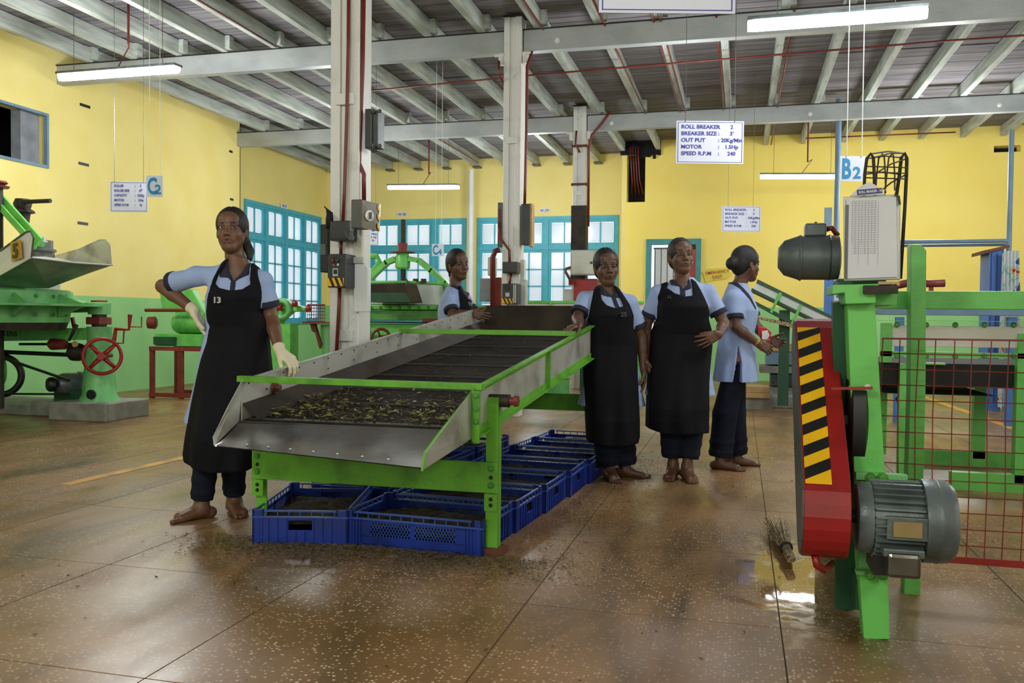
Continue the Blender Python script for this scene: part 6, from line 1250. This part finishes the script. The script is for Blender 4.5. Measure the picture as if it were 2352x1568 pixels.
# second woman
person(5.75, 1405, 1098, dict(label='woman in apron number 25 resting one hand on the right rail of the sieve', skin='skin_b',
    head=(1393, 613, 0), face=(.10, .02, .05), hs=1.02, gaze=(.1, 0), neck=(1396, 662), shL=(1340, 678, 0), shR=(1450, 686, 0), elL=(1326, 732, -.08), elR=(1474, 775, .05), wrL=(1331, 747, -.33), wrR=(1478, 850, .02),
    pel=(1405, 840, .03), ank=[(1399, 1075, 0), (1435, 1070, .08)], knee=[(1385, 970, 0), (1428, 965, .05)], toe=[(.15, -1), (.95, -.3)], big=(1, 1), bulk=.97,
    hands=[dict(d=(-.62, -.5, -.16), n=(0, .1, -.95), s=(.5, -.6, 0), curl=(.25, .5, .35), spread=.2, sc_=.98), dict(d=(.02, -.1, -1), n=(-1, 0, 0), s=(0, -1, 0), curl=(.25, .3, .25))],
    apron=[(1376, 652), (1366, 664), (1358, 700), (1350, 740), (1341, 765), (1343, 870), (1350, 1015), (1408, 1022), (1466, 1018), (1471, 1005), (1470, 900), (1468, 760), (1464, 735), (1450, 700), (1425, 660), (1412, 652), (1418, 668), (1434, 703), (1410, 706), (1394, 700), (1384, 688), (1380, 668)],
    vneck=[[(1374, 640), (1388, 664), (1409, 680), (1420, 660), (1418, 640)]], collar=[[(1368, 652), (1375, 674), (1390, 680), (1409, 684), (1409, 679), (1388, 662), (1376, 648)], [(1409, 684), (1409, 679), (1418, 664), (1430, 680), (1424, 684)], [(1404, 680), (1414, 680), (1424, 706), (1412, 706)]],
    tr=(.09, .08, .078), tz=.09, hem=.48, flare=1.25, num=('25', (1427, 722), .04, 'dull_ink'), ph=2., hair=[((0, -.08, -.04), (0, -.10, -.07), .04, .03)], earring=True))
# third woman
person(5.8, 1570, 1098, dict(label='smiling woman with forehead dot, hand on her waist, between the other two on the right', skin='skin_c',
    head=(1564, 588, 0), face=(.12, .12, .04), hs=1.0, gaze=(0, 0), neck=(1570, 640), shL=(1508, 664, 0), shR=(1630, 662, 0), elL=(1484, 748, .06), elR=(1662, 742, -.02), wrL=(1481, 826, -.02), wrR=(1652, 768, -.16),
    pel=(1562, 825, .03), ank=[(1546, 1070, .02), (1578, 1072, -.04)], knee=[(1545, 960, 0), (1590, 958, .0)], toe=[(-.4, -.9), (.12, -1)], big=(1, -1), bulk=1.08,
    hands=[dict(d=(.28, -.15, -.95), n=(.9, 0, .2), s=(.2, -.9, 0), curl=(.3, .45, .35), thumb=(.5, .3)), dict(d=(-.88, -.25, -.38), n=(-.1, .95, -.1), s=(.3, .1, .9), curl=(.2, .35, .25), spread=.3, thumb=(.35, .2))],
    apron=[(1541, 636), (1528, 642), (1510, 690), (1502, 760), (1493, 870), (1490, 985), (1522, 994), (1627, 994), (1632, 900), (1638, 850), (1645, 790), (1645, 745), (1630, 705), (1612, 664), (1602, 645), (1589, 637), (1592, 655), (1592, 678), (1575, 680), (1552, 673), (1536, 660), (1540, 648)],
    vneck=[[(1545, 620), (1548, 640), (1568, 661), (1584, 648), (1588, 620)]], collar=[[(1543, 640), (1544, 654), (1560, 658), (1568, 668), (1570, 661), (1550, 640)], [(1586, 640), (1590, 662), (1574, 668), (1568, 662), (1582, 650)], [(1562, 660), (1574, 660), (1574, 680), (1562, 680)]],
    tr=(.10, .09, .075), tz=.14, hem=.55, flare=1.15, num=('12', (1530, 683), .025, 'dull_ink'), ph=4., bindi=True, earring=True, hair_mat='hair_grey', bangles=[(0, .01, 'red'), (0, .02, 'gold'), (0, .028, 'red')],
    hair=[((0, -.08, -.03), (0, -.10, -.05), .04, .03)]))
# fourth woman: seen from behind and the side, facing right
r4, L4, h4 = person(6.2, 1668, 1074, dict(label='woman with hair bun in pale blue kurta seen from behind, facing away to the right', skin='skin_b',
    head=(1714, 605, 0), face=(1.95, -.05, 0.), hs=1.0, neck=(1697, 655), shL=(1684, 676, -.12), shR=(1712, 672, .17), elL=(1690, 750, -.15), elR=(1735, 745, .2), wrL=(1742, 790, -.16), wrR=(1765, 782, .12),
    pel=(1690, 820, .03), ank=[(1655, 1056, -.04), (1690, 1040, .12)], knee=[(1665, 950, -.04), (1685, 945, .08)], toe=[(.85, -.5), (1, .05)], big=(1, -1), bulk=1.08, torso_yaw=1.45,
    hands=[dict(d=(.8, .25, -.35), n=(.1, .9, 0), s=(.3, .2, .8), curl=(.35, .5, .4), spread=.15), dict(d=(.7, -.5, -.2), n=(0, -.9, .2), s=(.3, 0, .9), curl=(.5, .6, .5))],
    slit=[[(1684, 792), (1678, 830), (1668, 885), (1672, 900), (1688, 900), (1690, 830)]],
    collar=[[(1668, 632), (1672, 640), (1700, 662), (1722, 690), (1735, 712), (1738, 708), (1722, 676), (1700, 648), (1680, 632)]], cy=.2,
    tr=(.078, .085, .082), tz=.09, hem=.62, flare=1.2, ph=1., bangles=[(0, .012, 'gold'), (0, .02, 'gold')], earring=True,
    hair=[((0, -.10, .005), (0, -.118, -.01), .046, .046), ((0, -.08, -.04), (0, -.07, -.07), .03, .02)]))
pk = thing('snack_packet', (0, 0, 0), 'small red and silver foil packet held by the fourth woman', 'packet'); p0 = PZ(1757, 772, 6.2); pk.location = p0; ORG[pk.name] = p0
P = [PZ(x, y, 6.22) for x, y in ((1741, 748), (1760, 752), (1772, 762), (1768, 790), (1752, 786), (1742, 770))]; MB().slab(P, (0, .03, 0)).build('pouch', 'foil_red', pk, bevel=.006)
P = [PZ(x, y, 6.19) for x, y in ((1750, 760), (1763, 758), (1768, 770), (1760, 782), (1750, 778))]; MB().slab(P, (0, .01, 0)).build('label', 'foil', pk)
# fifth woman behind the sieve, at its left rail
person(6.95, 1052, 1020, dict(label='young woman with apron number 21 leaning on the far left rail of the sieve', skin='skin_b',
    head=(1052, 607, 0), face=(.62, .0, .06), hs=1.0, gaze=(-.3, 0), neck=(1043, 655), shL=(1028, 680, -.12), shR=(1068, 678, .15), elL=(1040, 724, -.18), elR=(1086, 722, .12), wrL=(1082, 718, -.22), wrR=(1104, 712, -.05),
    pel=(1040, 800, .03), ank=[(1030, 1000, 0), (1060, 1000, .1)], knee=[(1035, 900, -.05), (1055, 900, .08)], toe=[(.8, -.5), (.8, -.4)], bulk=.93, torso_yaw=.95,
    hands=[dict(d=(.85, -.15, -.25), n=(.1, .9, .1), s=(.1, 0, .95), curl=(.4, .5, .4)), dict(d=(-.3, -.3, -.8), n=(-.6, .5, 0), s=(-.4, -.7, 0), curl=(.4, .5, .4))],
    apron=[(1046, 640), (1052, 660), (1056, 700), (1050, 730), (1010, 735), (1006, 760), (1010, 900), (1090, 900), (1100, 760), (1094, 700), (1088, 680), (1078, 655), (1066, 640), (1064, 655), (1082, 680), (1076, 686), (1064, 672), (1052, 648)],
    vneck=[[(1052, 636), (1066, 655), (1076, 640)]], collar=[[(1020, 640), (1030, 655), (1056, 668), (1070, 690), (1078, 664), (1070, 640), (1050, 630)]], cy=.2,
    tr=(.085, .07, .07), tz=.09, hem=.6, ph=3., num=('21', (1082, 698), .036, 'chalk'), earring=True, bindi=True, hair=[((0, -.085, -.04), (-.0, -.10, -.08), .036, .028)]))
